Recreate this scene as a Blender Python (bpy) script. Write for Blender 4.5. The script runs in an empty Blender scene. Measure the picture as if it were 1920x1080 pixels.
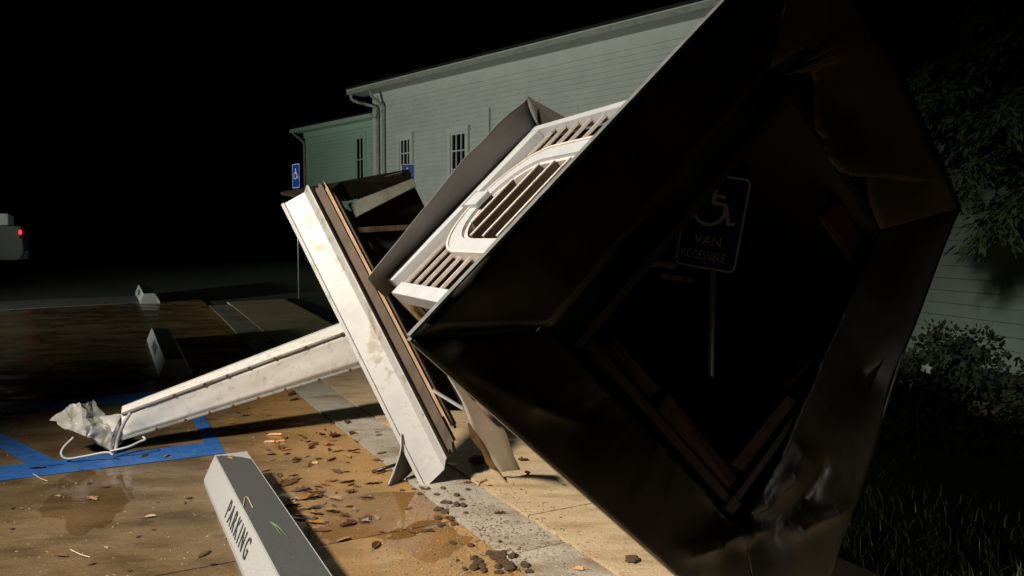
import bpy, math, random
from mathutils import Vector as V, Matrix, noise
random.seed(7)
SC = bpy.context.scene
COL = SC.collection

# ------------------------------------------------------------------ camera
F_PX, PITCH, CAM_H = 1450.0, math.atan(90/1450), 1.5
cd = bpy.data.cameras.new('camera'); cam = bpy.data.objects.new('camera', cd); COL.objects.link(cam)
cd.sensor_width = 36.0; cd.lens = 36.0*F_PX/1920; cd.clip_start = 0.05; cd.clip_end = 500
cam.location = (0, 0, CAM_H); cam.rotation_euler = (math.pi/2-PITCH, 0, 0)
SC.camera = cam

# ------------------------------------------------------------------ night sky, lamps, exposure
w = bpy.data.worlds.new('World'); SC.world = w; w.use_nodes = True
nt = w.node_tree; bg = nt.nodes['Background']
sk = nt.nodes.new('ShaderNodeTexSky'); sk.sky_type = 'NISHITA'; sk.sun_disc = False
sk.sun_elevation = math.radians(-9); sk.sun_rotation = math.radians(200)
nt.links.new(sk.outputs[0], bg.inputs[0]); bg.inputs[1].default_value = 0.05
SC.view_settings.view_transform = 'Standard'; SC.view_settings.look = 'None'
SC.view_settings.exposure = 0.0; SC.view_settings.gamma = 1.0

def spot(name, loc, aim, watts, half_deg, blend, color, radius):
    d = bpy.data.lights.new(name, 'SPOT'); o = bpy.data.objects.new(name, d); COL.objects.link(o)
    d.energy = watts; d.spot_size = math.radians(2*half_deg); d.spot_blend = blend
    d.color = color; d.shadow_soft_size = radius
    o.location = loc; o.rotation_euler = (V(aim)-V(loc)).to_track_quat('-Z', 'Y').to_euler()
    return o
# the crew's work light on a mast beside the photographer, and a vehicle's headlamps further left on the lot
spot('work_light', (-5.0, 0.1, 5.7), (-0.35, 4.35, 0.0), 5700, 30, 1.0, (1.0, 0.91, 0.78), 0.35)
spot('headlamp', (-13.0, 6.0, 0.95), (-1.0, 20.0, 7.5), 4600, 45, 1.0, (0.94, 1.0, 0.87), 0.12)
spot('front_fill', (5.5, -7.0, 1.0), (2.30, 3.2, -0.30), 560, 12, 1.0, (1.0, 0.93, 0.82), 0.10)  # weak fill lamp added behind the camera to brighten sign and grass

# ------------------------------------------------------------------ helpers
CAM = V((0, 0, CAM_H))
FW = V((0, math.cos(PITCH), -math.sin(PITCH))); UP = V((0, math.sin(PITCH), math.cos(PITCH)))
def ray(x, y): return V((1, 0, 0))*((x-960)/F_PX)+UP*((540-y)/F_PX)+FW
def at(x, y, Y):                       # point on the pixel's ray at world depth Y
    d = ray(x, y); return CAM+d*(Y/d.y)
def onplane(x, y, P0, n):
    d = ray(x, y); return CAM+d*((P0-CAM).dot(n)/d.dot(n))
def hgt(Y):                            # the lot climbs gently away from the church walk
    def ss(a, b, t):
        t = min(1, max(0, (t-a)/(b-a))); return t*t*(3-2*t)
    return 0.36*ss(6.5, 15, Y)+0.30*ss(13, 24, Y)
def gnd(x, y, z=0.0): return onplane(x, y, V((0, 0, z)), V((0, 0, 1)))
def rnd(a, b): return random.uniform(a, b)

def root_of(p):
    while p.parent: p = p.parent
    return p
def thing(name, label, cat, loc=(0, 0, 0), group=None):
    o = bpy.data.objects.new(name, None); COL.objects.link(o); o.location = loc
    o.empty_display_size = 0.1
    o['label'] = label; o['category'] = cat
    if group: o['group'] = group
    return o
def tag(o, label=None, cat=None, group=None, kind=None):
    if label: o['label'] = label
    if cat: o['category'] = cat
    if group: o['group'] = group
    if kind: o['kind'] = kind
    return o
def mesh(name, verts, faces, mat, parent=None, smooth=False, bevel=0, solid=0, base=None):
    """ONE mesh object; verts in world space. A top-level mesh gets its origin at base (or the lowest centre)."""
    vs = [V(v) for v in verts]
    if parent: off = root_of(parent).location.copy()
    else:
        off = V(base) if base is not None else V((sum(v.x for v in vs)/len(vs), sum(v.y for v in vs)/len(vs), min(v.z for v in vs)))
    me = bpy.data.meshes.new(name); me.from_pydata([tuple(v-off) for v in vs], [], faces); me.update()
    o = bpy.data.objects.new(name, me); COL.objects.link(o)
    if parent: o.parent = parent
    else: o.location = off
    me.materials.append(mat)
    if smooth:
        for p in me.polygons: p.use_smooth = True
    if solid:
        m = o.modifiers.new('solid', 'SOLIDIFY'); m.thickness = solid; m.offset = 0
    if bevel:
        m = o.modifiers.new('bevel', 'BEVEL'); m.width = bevel; m.segments = 2; m.limit_method = 'ANGLE'
    return o
BOXF = [(0, 1, 3, 2), (4, 6, 7, 5), (0, 4, 5, 1), (2, 3, 7, 6), (0, 2, 6, 4), (1, 5, 7, 3)]
def boxv(o, ex, ey, ez):               # corner + three edge vectors
    o, ex, ey, ez = V(o), V(ex), V(ey), V(ez)
    return [o+ex*i+ey*j+ez*k for i in (0, 1) for j in (0, 1) for k in (0, 1)]
def box(name, o, ex, ey, ez, mat, parent=None, bevel=0): return mesh(name, boxv(o, ex, ey, ez), BOXF, mat, parent, bevel=bevel)
def slab(name, pts, th, mat, parent=None, bevel=0, nrm=None):   # flat outline with thickness
    pts = [V(p) for p in pts]; n = len(pts)
    if nrm is None: nrm = (pts[1]-pts[0]).cross(pts[2]-pts[0]).normalized()
    b = [p-V(nrm)*th for p in pts]
    fs = [tuple(range(n)), tuple(range(2*n-1, n-1, -1))]+[(i, n+i, n+(i+1) % n, (i+1) % n) for i in range(n)]
    return mesh(name, pts+b, fs, mat, parent, bevel=bevel)
def tubev(path, r, seg=8, r_end=None, cap=True):
    path = [V(p) for p in path]; vs = []; fs = []; N = len(path); side = None
    for i, p in enumerate(path):
        t = (path[min(i+1, N-1)]-path[max(i-1, 0)]).normalized()
        if side is None:
            side = t.cross(V((0, 0, 1)))
            if side.length < 1e-3: side = t.cross(V((1, 0, 0)))
        side = (side-t*side.dot(t)).normalized(); u = t.cross(side)
        rr = r if r_end is None else r+(r_end-r)*i/(N-1)
        for k in range(seg):
            a = 2*math.pi*k/seg; vs.append(p+(side*math.cos(a)+u*math.sin(a))*rr)
    for i in range(N-1):
        for k in range(seg):
            fs.append((i*seg+k, i*seg+(k+1) % seg, (i+1)*seg+(k+1) % seg, (i+1)*seg+k))
    if cap: fs.append(tuple(range(seg-1, -1, -1))); fs.append(tuple((N-1)*seg+k for k in range(seg)))
    return vs, fs
def tube(name, path, r, mat, parent=None, seg=8, r_end=None):
    vs, fs = tubev(path, r, seg, r_end); return mesh(name, vs, fs, mat, parent, smooth=True)
def grid_faces(nu, nv): return [(i*(nv+1)+j, (i+1)*(nv+1)+j, (i+1)*(nv+1)+j+1, i*(nv+1)+j+1) for i in range(nu) for j in range(nv)]
def spline(pts, n):                    # Catmull-Rom through points
    pts = [V(p) for p in pts]; P = [pts[0]]+pts+[pts[-1]]; out = []
    for i in range(1, len(P)-2):
        for k in range(n):
            t = k/n; a, b, c, d = P[i-1], P[i], P[i+1], P[i+2]
            out.append(0.5*((2*b)+(c-a)*t+(2*a-5*b+4*c-d)*t*t+(3*b-a-3*c+d)*t**3))
    return out+[pts[-1]]
def text(name, s, size, o, ex, ez, mat, parent, depth=0.002, xs=1.0, space=1.0):
    """flat lettering as mesh: baseline starts at o, runs along ex, letters stand along ez"""
    c = bpy.data.curves.new(name, 'FONT'); c.body = s; c.size = size; c.extrude = depth; c.space_character = space; c.resolution_u = 4
    t = bpy.data.objects.new(name, c); COL.objects.link(t)
    dg = bpy.context.evaluated_depsgraph_get(); me = bpy.data.meshes.new_from_object(t.evaluated_get(dg))
    bpy.data.objects.remove(t)
    ex, ez = V(ex).normalized(), V(ez).normalized(); nn = ex.cross(ez)
    vs = [V(o)+ex*v.co.x*xs+ez*v.co.y+nn*v.co.z for v in me.vertices]; fs = [tuple(p.vertices) for p in me.polygons]
    return mesh(name, vs, fs, mat, parent)

# ------------------------------------------------------------------ materials
MATS = {}
def mat(name, col, col2=None, rough=0.6, rough2=None, scale=6.0, bump=0.0, bscale=60.0, metal=0.0, spots=None, spot_scale=25, spot_lo=0.6, stretch=None, emit=None, coat=0.0, spec=0.5):
    if name in MATS: return MATS[name]
    m = bpy.data.materials.new(name); m.use_nodes = True; N = m.node_tree.nodes; Lk = m.node_tree.links
    b = N['Principled BSDF']; b.inputs['Metallic'].default_value = metal
    b.inputs['Base Color'].default_value = (*col, 1); b.inputs['Roughness'].default_value = rough
    b.inputs['Specular IOR Level'].default_value = spec
    if coat: b.inputs['Coat Weight'].default_value = coat; b.inputs['Coat Roughness'].default_value = 0.1
    tc = N.new('ShaderNodeTexCoord'); mp = N.new('ShaderNodeMapping'); Lk.new(tc.outputs['Object'], mp.inputs[0])
    if stretch: mp.inputs['Scale'].default_value = stretch
    def nz(sc, det=6, rgh=0.6):
        n = N.new('ShaderNodeTexNoise'); n.inputs['Scale'].default_value = sc; n.inputs['Detail'].default_value = det; n.inputs['Roughness'].default_value = rgh
        Lk.new(mp.outputs[0], n.inputs[0]); return n.outputs[0]
    def ramp(src, lo, hi, a=0.0, bb=1.0):
        r = N.new('ShaderNodeMapRange'); r.inputs[1].default_value = lo; r.inputs[2].default_value = hi; r.inputs[3].default_value = a; r.inputs[4].default_value = bb
        Lk.new(src, r.inputs[0]); return r.outputs[0]
    def mix(f, a, bb):
        x = N.new('ShaderNodeMix'); x.data_type = 'RGBA'; Lk.new(f, x.inputs[0])
        for v, k in ((a, 6), (bb, 7)):
            if isinstance(v, tuple): x.inputs[k].default_value = (*v, 1)
            else: Lk.new(v, x.inputs[k])
        return x.outputs[2]
    c = col
    if col2: c = mix(ramp(nz(scale), 0.35, 0.65), col, col2); Lk.new(c, b.inputs['Base Color'])
    if spots:
        f = ramp(nz(spot_scale, 8, 0.7), spot_lo, spot_lo+0.08)
        c = mix(f, c if not isinstance(c, tuple) else tuple(c), spots); Lk.new(c, b.inputs['Base Color'])
    if rough2 is not None: Lk.new(ramp(nz(scale*1.7), 0.38, 0.62, rough, rough2), b.inputs['Roughness'])
    if bump:
        bp = N.new('ShaderNodeBump'); bp.inputs['Strength'].default_value = bump; bp.inputs['Distance'].default_value = 0.01
        Lk.new(nz(bscale, 5), bp.inputs['Height']); Lk.new(bp.outputs[0], b.inputs['Normal'])
    if emit:
        b.inputs['Emission Color'].default_value = (*emit[0], 1); b.inputs['Emission Strength'].default_value = emit[1]
    MATS[name] = m; return m

# ------------------------------------------------------------------ ground: frame u (across the walk) / v (along it, away)
VD = V((-0.53, 1, 0)).normalized(); UD = V((1, 0.53, 0)).normalized()
def UV(u, v, z=0.0): return UD*u+VD*v+V((0, 0, z))
def uv(P): return P.dot(UD), P.dot(VD)
def upx(x, y): return uv(gnd(x, y))
U0 = 0.5*(upx(600, 775)[0]+upx(740, 880)[0]); U1 = upx(1000, 978)[0]; U2 = upx(1600, 1062)[0]

def concrete(name, c1, c2, stain, wet_lo, rough_dry=0.75, streak=(1, 1, 1), wash=False):
    """wet concrete: two-tone mottling, brown leaf stain, a water film that is smooth in patches"""
    m = bpy.data.materials.new(name); m.use_nodes = True; N = m.node_tree.nodes; Lk = m.node_tree.links; b = N['Principled BSDF']
    g = N.new('ShaderNodeNewGeometry')
    mp = N.new('ShaderNodeMapping'); Lk.new(g.outputs['Position'], mp.inputs[0])
    ms = N.new('ShaderNodeMapping'); Lk.new(g.outputs['Position'], ms.inputs[0]); ms.inputs['Rotation'].default_value = (0, 0, -0.49); ms.inputs['Scale'].default_value = streak
    def nz(sc, det, src=mp, rg=0.6):
        n = N.new('ShaderNodeTexNoise'); n.inputs['Scale'].default_value = sc; n.inputs['Detail'].default_value = det; n.inputs['Roughness'].default_value = rg
        Lk.new(src.outputs[0], n.inputs[0]); return n.outputs[0]
    def rg(src, lo, hi, a=0., bb=1.):
        r = N.new('ShaderNodeMapRange'); r.inputs[1].default_value = lo; r.inputs[2].default_value = hi; r.inputs[3].default_value = a; r.inputs[4].default_value = bb; Lk.new(src, r.inputs[0]); return r.outputs[0]
    def mix(f, a, bb):
        x = N.new('ShaderNodeMix'); x.data_type = 'RGBA'; Lk.new(f, x.inputs[0])
        for v, k in ((a, 6), (bb, 7)):
            if isinstance(v, tuple): x.inputs[k].default_value = (*v, 1)
            else: Lk.new(v, x.inputs[k])
        return x.outputs[2]
    c = mix(rg(nz(1.3, 7), .38, .62), c1, c2)
    c = mix(rg(nz(2.1, 8, ms), .47, .66, 0, .85), c, stain)
    if wash:      # pale orange silt washed against the edge of the walk
        dt = N.new('ShaderNodeVectorMath'); dt.operation = 'DOT_PRODUCT'; Lk.new(g.outputs['Position'], dt.inputs[0]); dt.inputs[1].default_value = tuple(UD)
        nn = nz(1.6, 6); sm = N.new('ShaderNodeMath'); sm.operation = 'MULTIPLY_ADD'; Lk.new(nn, sm.inputs[0]); sm.inputs[1].default_value = 1.6; Lk.new(dt.outputs['Value'], sm.inputs[2])
        c = mix(rg(sm.outputs[0], U0-.25, U0+.75, 0, .9), c, (.43, .25, .095))
    c = mix(rg(nz(110, 4), .54, .70, 0, .75), c, tuple(x*.45 for x in c1))
    c = mix(rg(nz(75, 3), .60, .72, 0, .55), c, tuple(min(1, x*1.7) for x in c2))
    Lk.new(c, b.inputs['Base Color'])
    wet = rg(nz(1.7, 5, ms), wet_lo, wet_lo+.10)
    r = N.new('ShaderNodeMapRange'); Lk.new(wet, r.inputs[0]); r.inputs[3].default_value = rough_dry; r.inputs[4].default_value = 0.13; Lk.new(r.outputs[0], b.inputs['Roughness'])
    bs = N.new('ShaderNodeMapRange'); Lk.new(wet, bs.inputs[0]); bs.inputs[3].default_value = 0.55; bs.inputs[4].default_value = 0.10
    bp = N.new('ShaderNodeBump'); bp.inputs['Distance'].default_value = 0.011; Lk.new(bs.outputs[0], bp.inputs['Strength'])
    ad = N.new('ShaderNodeMath'); ad.operation = 'ADD'; Lk.new(nz(70, 6), ad.inputs[0]); Lk.new(nz(14, 5, ms), ad.inputs[1])
    Lk.new(ad.outputs[0], bp.inputs['Height']); Lk.new(bp.outputs[0], b.inputs['Normal'])
    return m

M_LOT = concrete('wet brown concrete', (.105, .070, .036), (.165, .112, .060), (.055, .036, .019), .46, .45, (1.0, 2.2, 1), True)
M_WALK = concrete('grey walk concrete', (.36, .32, .26), (.44, .40, .33), (.20, .135, .07), .54, .5, (1, 2, 1))
M_TAN = concrete('tan walk concrete', (.50, .375, .225), (.57, .44, .28), (.34, .225, .11), .56, .5, (1, 3, 1))
M_JOINT = mat('dirty joint', (.035, .026, .016), rough=.9)
M_BLUE = mat('blue parking paint', (.022, .095, .31), (.035, .13, .38), rough=.45, rough2=.2, scale=9, bump=.4, bscale=70, spots=(.12, .10, .08), spot_scale=14, spot_lo=.62)
M_WHITE = mat('white painted sheet metal', (.36, .355, .345), (.43, .425, .41), rough=.45, scale=5, bump=.12, bscale=9, spots=(.27, .235, .185), spot_scale=5, spot_lo=.525)
M_SPIRE = mat('chalky spire metal', (.72, .70, .66), (.80, .78, .74), rough=.5, scale=11, bump=.10, bscale=14, spots=(.60, .58, .53), spot_scale=16, spot_lo=.54)
M_SLAT = mat('chalky white louvre paint', (.47, .42, .385), (.54, .50, .465), rough=.6, scale=9, spots=(.24, .19, .14), spot_scale=26, spot_lo=.585, bump=.25, bscale=40, stretch=(1, 1, 1))
M_TRIM = mat('grey white trim paint', (.37, .38, .395), (.43, .44, .45), rough=.5, scale=7, spots=(.27, .245, .20), spot_scale=18, spot_lo=.62, bump=.12, bscale=20)
M_GRIME_SHADE = mat('louvre grime and shade', (.22, .175, .135), (.32, .26, .20), rough=.9, scale=30, bump=.3, bscale=80)  # dirt behind the slats; also carries the blades' painted shade
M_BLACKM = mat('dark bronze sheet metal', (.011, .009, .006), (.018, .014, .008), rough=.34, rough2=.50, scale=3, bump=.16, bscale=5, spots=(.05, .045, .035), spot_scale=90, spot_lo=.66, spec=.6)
M_BRONZE_LIT = mat('lit dusty bronze sheet metal', (.075, .058, .034), (.05, .038, .022), rough=.5, rough2=.7, scale=3, bump=.14, bscale=6, spots=(.14, .12, .08), spot_scale=90, spot_lo=.66)  # torn sheet's faint light painted in as a paler base; spots are dust
M_ROLL = mat('weathered grey sheet', (.15, .14, .13), (.11, .10, .09), rough=.5, scale=4, bump=.1, bscale=12, spots=(.10, .085, .07), spot_scale=45, spot_lo=.64)
M_EDGE = mat('bare cut metal edge', (.40, .41, .41), (.28, .28, .27), rough=.4, metal=.6, scale=20)
M_WOODD = mat('weathered dark timber', (.10, .066, .04), (.055, .036, .022), rough=.75, scale=9, bump=.5, bscale=30, stretch=(1, 1, .25))
M_WOODL = mat('split pale timber', (.40, .27, .16), (.28, .18, .10), rough=.75, scale=12, bump=.4, bscale=40, stretch=(1, 1, .25), spots=(.12, .08, .05), spot_scale=40, spot_lo=.63)
M_WOODR = mat('red brown timber', (.06, .019, .010), (.014, .007, .005), rough=.7, scale=11, bump=.3, bscale=30)
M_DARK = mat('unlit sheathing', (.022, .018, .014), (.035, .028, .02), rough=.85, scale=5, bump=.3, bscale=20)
M_GBOARD = mat('mossy grey board', (.20, .20, .16), (.13, .13, .10), rough=.8, scale=7, bump=.3, bscale=25)
M_RUST = mat('rust stain', (.22, .085, .02), (.12, .05, .015), rough=.9, scale=60)
M_GRAN = mat('pale cut granite', (.34, .34, .33), (.26, .26, .26), rough=.75, scale=120, bump=.3, bscale=160, spots=(.20, .20, .20), spot_scale=150, spot_lo=.58)
M_GRANW = mat('wet granite top', (.045, .048, .048), (.065, .068, .068), rough=.38, rough2=.55, scale=130, bump=.2, bscale=170, spots=(.13, .13, .13), spot_scale=190, spot_lo=.62)
M_INK = mat('dark cut lettering', (.035, .035, .036), rough=.6)
M_SIGN = mat('blue sign sheeting', (.010, .03, .22), (.012, .036, .25), rough=.35, scale=4)
M_SIGNW = mat('white sign sheeting', (.75, .78, .80), rough=.35)
M_SIGN_DIM = mat('shaded blue sign sheeting', (.005, .016, .10), (.006, .019, .12), rough=.5, scale=6)  # darker copy of the blue sheeting, belfry shade painted into the colour
M_SIGNW_DIM = mat('shaded white sign sheeting', (.44, .46, .48), rough=.5)  # white sheeting with the same shade painted in
M_GALV = mat('galvanised post', (.30, .30, .29), (.22, .22, .20), rough=.45, metal=.5, scale=14)
M_CLAP = mat('white clapboard paint', (.60, .63, .59), (.68, .70, .66), rough=.6, scale=2.5, spots=(.50, .52, .47), spot_scale=9, spot_lo=.64, bump=.1, bscale=60)
M_GREENCAST = mat('green-cast clapboard paint', (.50, .70, .57), (.55, .75, .62), rough=.6, scale=2.5, spots=(.36, .52, .42), spot_scale=9, spot_lo=.64)  # white siding with the green cast of the light mixed into its colour
M_WING = mat('dimmed clapboard paint', (.13, .185, .155), (.16, .215, .18), rough=.7, scale=2.5)  # weak light on the wing painted in as a darker green tone
M_CASE = mat('bright window trim', (.70, .72, .68), rough=.5)
M_SHEATH = mat('wall sheathing', (.16, .17, .15), rough=.9)  # darker core wall behind the clapboards
M_GLASS = mat('dark window glass', (.012, .014, .014), rough=.06, spec=.5)
M_ROOF = mat('asphalt shingle', (.016, .016, .016), (.011, .011, .011), rough=.9, scale=20, bump=.4)
M_GUT = mat('weathered gutter paint', (.40, .40, .36), (.30, .30, .26), rough=.5, scale=5)
M_LAWN = mat('dark lawn', (.022, .031, .012), (.034, .036, .017), rough=.95, scale=3, bump=.8, bscale=40)
M_SOIL = mat('damp soil', (.045, .032, .02), (.03, .022, .014), rough=.9, scale=9, bump=.7, bscale=50)
M_GRAVEL = mat('grey gravel', (.14, .135, .12), (.07, .065, .055), rough=.9, scale=26, bump=1.0, bscale=45)

# lawn: one sheet to the horizon, following the rise; soil under the shrubs
ys = [-12, -4, 0, 2, 4, 6, 8, 10, 12, 14, 16, 18, 20, 22, 25, 30, 40, 60, 100, 180, 300]
xs = [-200, -80, -40, -20, -10, -5, 0, 5, 10, 20, 40, 80, 200]
lv = [V((x, y, hgt(y)-.05)) for y in ys for x in xs]
lawn = mesh('lawn', lv, grid_faces(len(ys)-1, len(xs)-1), M_LAWN, base=(0, 0, 0)); tag(lawn, kind='structure')
lawn.data.flip_normals()

# parking lot: a dark bed that shows in the joints, concrete panels laid on it
lot = thing('parking_lot', 'wet brown concrete parking lot', 'parking lot'); lot['kind'] = 'structure'; del lot['category']; del lot['label']
def draped(name, u0, u1, v0, v1, z, mt, parent, n=1, m=1, th=.03):
    vs = []
    for i in range(n+1):
        for j in range(m+1):
            p = UV(u0+(u1-u0)*i/n, v0+(v1-v0)*j/m); vs.append(V((p.x, p.y, hgt(p.y)+z)))
    fs = grid_faces(n, m); k = len(vs)
    vs += [v-V((0, 0, th)) for v in vs]
    rim = [i*(m+1) for i in range(n+1)]+[n*(m+1)+j for j in range(1, m+1)]+[i*(m+1)+m for i in range(n-1, -1, -1)]+[j for j in range(m-1, 0, -1)]
    fs += [(a, k+a, k+b, b) for a, b in zip(rim, rim[1:]+rim[:1])]
    o = mesh(name, vs, fs, mt, parent); return o
VE = 15.6
draped('joint_bed', U0-12, U0-.006, -4, VE-.2, -.012, M_JOINT, lot, 6, 30, .02)
vj = upx(660, 1012)[1]; vj2 = upx(120, 722)[1]
cuts_v = [-4, vj-2.4, vj, vj2-.02, vj2+3.0, vj2+6.0, VE]
cuts_u = [U0-12, U0-7.5, U0-3.95, U0-.004]
for i in range(len(cuts_u)-1):
    for j in range(len(cuts_v)-1):
        draped('concrete_panel', cuts_u[i]+.005, cuts_u[i+1]-.005, cuts_v[j]+.006, cuts_v[j+1]-.006, 0, M_LOT, lot, 3, 6, .012)
# sidewalk: two strips of slabs flush with the lot, joints between
walk = thing('sidewalk', 'x', 'x'); del walk['label']; del walk['category']; walk['kind'] = 'structure'
draped('joint_bed', U0, U2, -4, VE-.2, -.010, M_JOINT, walk, 2, 30, .02)
vw = upx(660, 779)[1]
for k in range(-5, 6):
    a, b = vw+k*1.62, vw+(k+1)*1.62
    if b > VE: break
    draped('walk_slab', U0+.004, U1-.007, a+.005, b-.005, .006+.0015*(k % 2), M_WALK, walk, 2, 3, .02)
    draped('walk_slab', U1+.007, U2, a+.405, b+.395, .012, M_TAN, walk, 2, 3, .026)
bed = mesh('planting_bed', [V((p.x, p.y, hgt(p.y)-.012)) for p in (UV(U2+.002, -4), UV(U2+9, -4), UV(U2+9, 6), UV(U2+9, 15), UV(U2+.002, 15), UV(U2+.002, 6))], [(0, 1, 2, 5), (5, 2, 3, 4)], M_SOIL)
tag(bed, kind='structure')
gs = draped('gravel_strip', U0-12, U0-1, VE+.02, VE+1.4, .005, M_GRAVEL, None, 8, 2); tag(gs, kind='structure')

# standing water in the low spots
def water_mat():
    m = bpy.data.materials.new('rain water film'); m.use_nodes = True; N = m.node_tree.nodes; Lk = m.node_tree.links; N.remove(N['Principled BSDF'])
    gl = N.new('ShaderNodeBsdfGlossy'); gl.inputs['Roughness'].default_value = .07; tr_ = N.new('ShaderNodeBsdfTransparent'); tr_.inputs[0].default_value = (.91, .88, .83, 1)
    fr = N.new('ShaderNodeFresnel'); fr.inputs[0].default_value = 1.33; mx = N.new('ShaderNodeMixShader'); Lk.new(fr.outputs[0], mx.inputs[0]); Lk.new(tr_.outputs[0], mx.inputs[1]); Lk.new(gl.outputs[0], mx.inputs[2])
    g_ = N.new('ShaderNodeNewGeometry'); n_ = N.new('ShaderNodeTexNoise'); n_.inputs['Scale'].default_value = 24; Lk.new(g_.outputs['Position'], n_.inputs[0])
    bp = N.new('ShaderNodeBump'); bp.inputs['Strength'].default_value = .25; bp.inputs['Distance'].default_value = .002; Lk.new(n_.outputs[0], bp.inputs['Height']); Lk.new(bp.outputs[0], gl.inputs['Normal']); Lk.new(bp.outputs[0], fr.inputs['Normal'])
    Lk.new(mx.outputs[0], N['Material Output'].inputs[0]); return m
M_WATER = water_mat()
for (x, y, ru, rv, sd) in ((715, 965, .42, .34, 1), (800, 1010, .22, .22, 2), (165, 930, .22, .50, 3)):
    c_ = gnd(x, y); n_ = 48; vs = []
    for k in range(n_):
        a = 2*math.pi*k/n_; rr = 1+.55*noise.noise(V((math.cos(a)*1.6, math.sin(a)*1.6, sd*5)))+.22*noise.noise(V((math.cos(a)*5, math.sin(a)*5, sd*3)))
        p = c_+UD*ru*rr*math.cos(a)+VD*rv*rr*math.sin(a); u_ = p.dot(UD)
        if u_ > U0-.012: p = p-UD*(u_-U0+.012)
        vs.append(V((p.x, p.y, .0022)))
    o = mesh('puddle', vs, [tuple(range(n_))], M_WATER); tag(o, kind='structure')

# blue hatched access aisle, sheets 4 mm above the panels
def paint(pxs, z=.004):
    P = [gnd(*p) for p in pxs]; o = mesh('painted_line', [V((p.x, p.y, hgt(p.y)+z)) for p in P], [tuple(range(len(P)))], M_BLUE, lot)
    return o
vB0, vB1 = upx(200, 878)[1], upx(200, 852)[1]
uC0, uC1 = upx(372, 810)[0], upx(408, 825)[0]
vA0, vA1 = upx(120, 768)[1], upx(120, 752)[1]
def uvpaint(u0, u1, v0, v1, z=.004):
    P = [UV(u0, v0), UV(u1, v0), UV(u1, v1), UV(u0, v1)]
    return mesh('painted_line', [V((p.x, p.y, hgt(p.y)+z)) for p in P], [(0, 1, 2, 3)], M_BLUE, lot)
uvpaint(uC1-4.4, uC1, vB0, vB1); uvpaint(uC1-4.4, uC0-.002, vA0, vA1); uvpaint(uC0, uC1, vB1+.001, vA1)
paint([(-60, 806), (-60, 782), (118, 872), (62, 879)], .0075)
paint([(-420, 850), (-420, 828), (-300, 880), (-350, 888)], .0075)
vD = upx(250, 588)[1]-.6
uvpaint(uC1-4.4, uC1-.3, vD, vD+.12); uvpaint(uC1-.42, uC1-.3, vD-1.6, vD-.001)

# ------------------------------------------------------------------ wheel stops
def wheel_stop(far_px, label, z0, length, letters, near=None):
    if near:                                        # near left bottom corner given instead
        Pf = gnd(near[0], near[1], z0)+UD*.06+VD*length
    else: Pf = gnd(far_px[0], far_px[1], z0+.18)     # far left top corner, on the stop's top plane
    hf, hn = hgt(Pf.y), hgt(Pf.y-VD.y*length); VS = VD+V((0, 0, (hf-hn)/length))    # follows the slope of the lot
    c = V((Pf.x, Pf.y, hf)); t = thing('wheel_stop', label, 'wheel stop', c+UD*.1-VS*length/2, 'granite wheel stops along the walk')
    prof = [(-.06, -.08), (-.06, .03), (0, .18), (.19, .18), (.27, .03), (.27, -.08)]; cut = .05
    vs = []
    for e, v in ((0, 0), (1, -length)):
        for (a, h) in prof:
            dv = (-1 if e == 0 else 1)*cut*(max(h, 0)/.18); vs.append(c+UD*a+VS*(v+dv)+V((0, 0, h)))
    n = len(prof)
    fs = [(i, i+1, n+i+1, n+i) for i in range(n-1) if i != 2]+[tuple(range(n-1, -1, -1)), tuple(range(n, 2*n))]
    mesh('body', vs, fs, M_GRAN, t, bevel=.011)
    # the wet film on top ends in a ragged line short of the far end
    tp = [vs[2]+UD*.006+V((0, 0, .0025)), vs[3]-UD*.006+V((0, 0, .0025)), vs[n+3]-UD*.006+V((0, 0, .0025)), vs[n+2]+UD*.006+V((0, 0, .0025))]
    rag = []
    for k in range(15):
        f = k/14; rag.append(tp[0].lerp(tp[1], f)-VS*(.03+.17*f*f+.02*noise.noise(V((f*9, z0, 3)))))
    mesh('dry_top', [vs[2]+V((0, 0, .0008)), vs[3]+V((0, 0, .0008)), vs[n+3]+V((0, 0, .0008)), vs[n+2]+V((0, 0, .0008))], [(0, 1, 2, 3)], M_GRAN, t)
    mesh('wet_top', rag+[tp[2], tp[3]], [tuple(range(len(rag)+2))], M_GRANW, t)
    if letters:
        up = (UD*.06+V((0, 0, .15))).normalized(); face0 = c-UD*.06+V((0, 0, .035))
        o = face0+up*.028-VS*(length*.34)+(-UD*.15+V((0, 0, .06))).normalized()*.0015
        text('lettering', 'PARKING', .140, o, -VS, up, M_INK, t, .001, .82, 1.45)
    return t
wheel_stop((400, 850), 'big granite wheel stop with PARKING cut in its side and grass blades on top', 0, 2.5, True)
wheel_stop(None, 'granite wheel stop standing in the dark just behind the fallen spire', .036, 2.45, True, (299, 709))
wheel_stop(None, 'granite wheel stop beside the gravel strip, the one farthest from the fallen spire', .32, 2.2, True, (263, 573))

# ------------------------------------------------------------------ fallen belfry: frame p (up along the rim), q (the tower's own up), n (out of the louvred face)
A = V((-.43, .903, 0)).normalized(); RC = V((.889, 2.71, 1.31))
def ring(x, y, q=0.0): return onplane(x, y, RC, A)+A*q
Lc, Tc, Rc, Bc = ring(772, 634), ring(1500, -145), ring(1802, 389), ring(1425, 1213)
Pv = (Tc-Lc).normalized(); Nv = Pv.cross(A).normalized()
def W(p, q, n): return Lc+Pv*p+A*q+Nv*n
bel = thing('fallen_belfry', 'fallen louvred steeple belfry lying on its side, dark open underside torn', 'steeple', (Bc.x, Bc.y, 0))
P0, P1, N0, N1, Q1 = .345, 1.635, -.30, -1.35, 1.95
def wbox(name, p0, p1, q0, q1, n0, n1, mt, parent=bel, bevel=0):
    return box(name, W(p0, q0, n0), Pv*(p1-p0), A*(q1-q0), Nv*(n1-n0), mt, parent, bevel)
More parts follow.
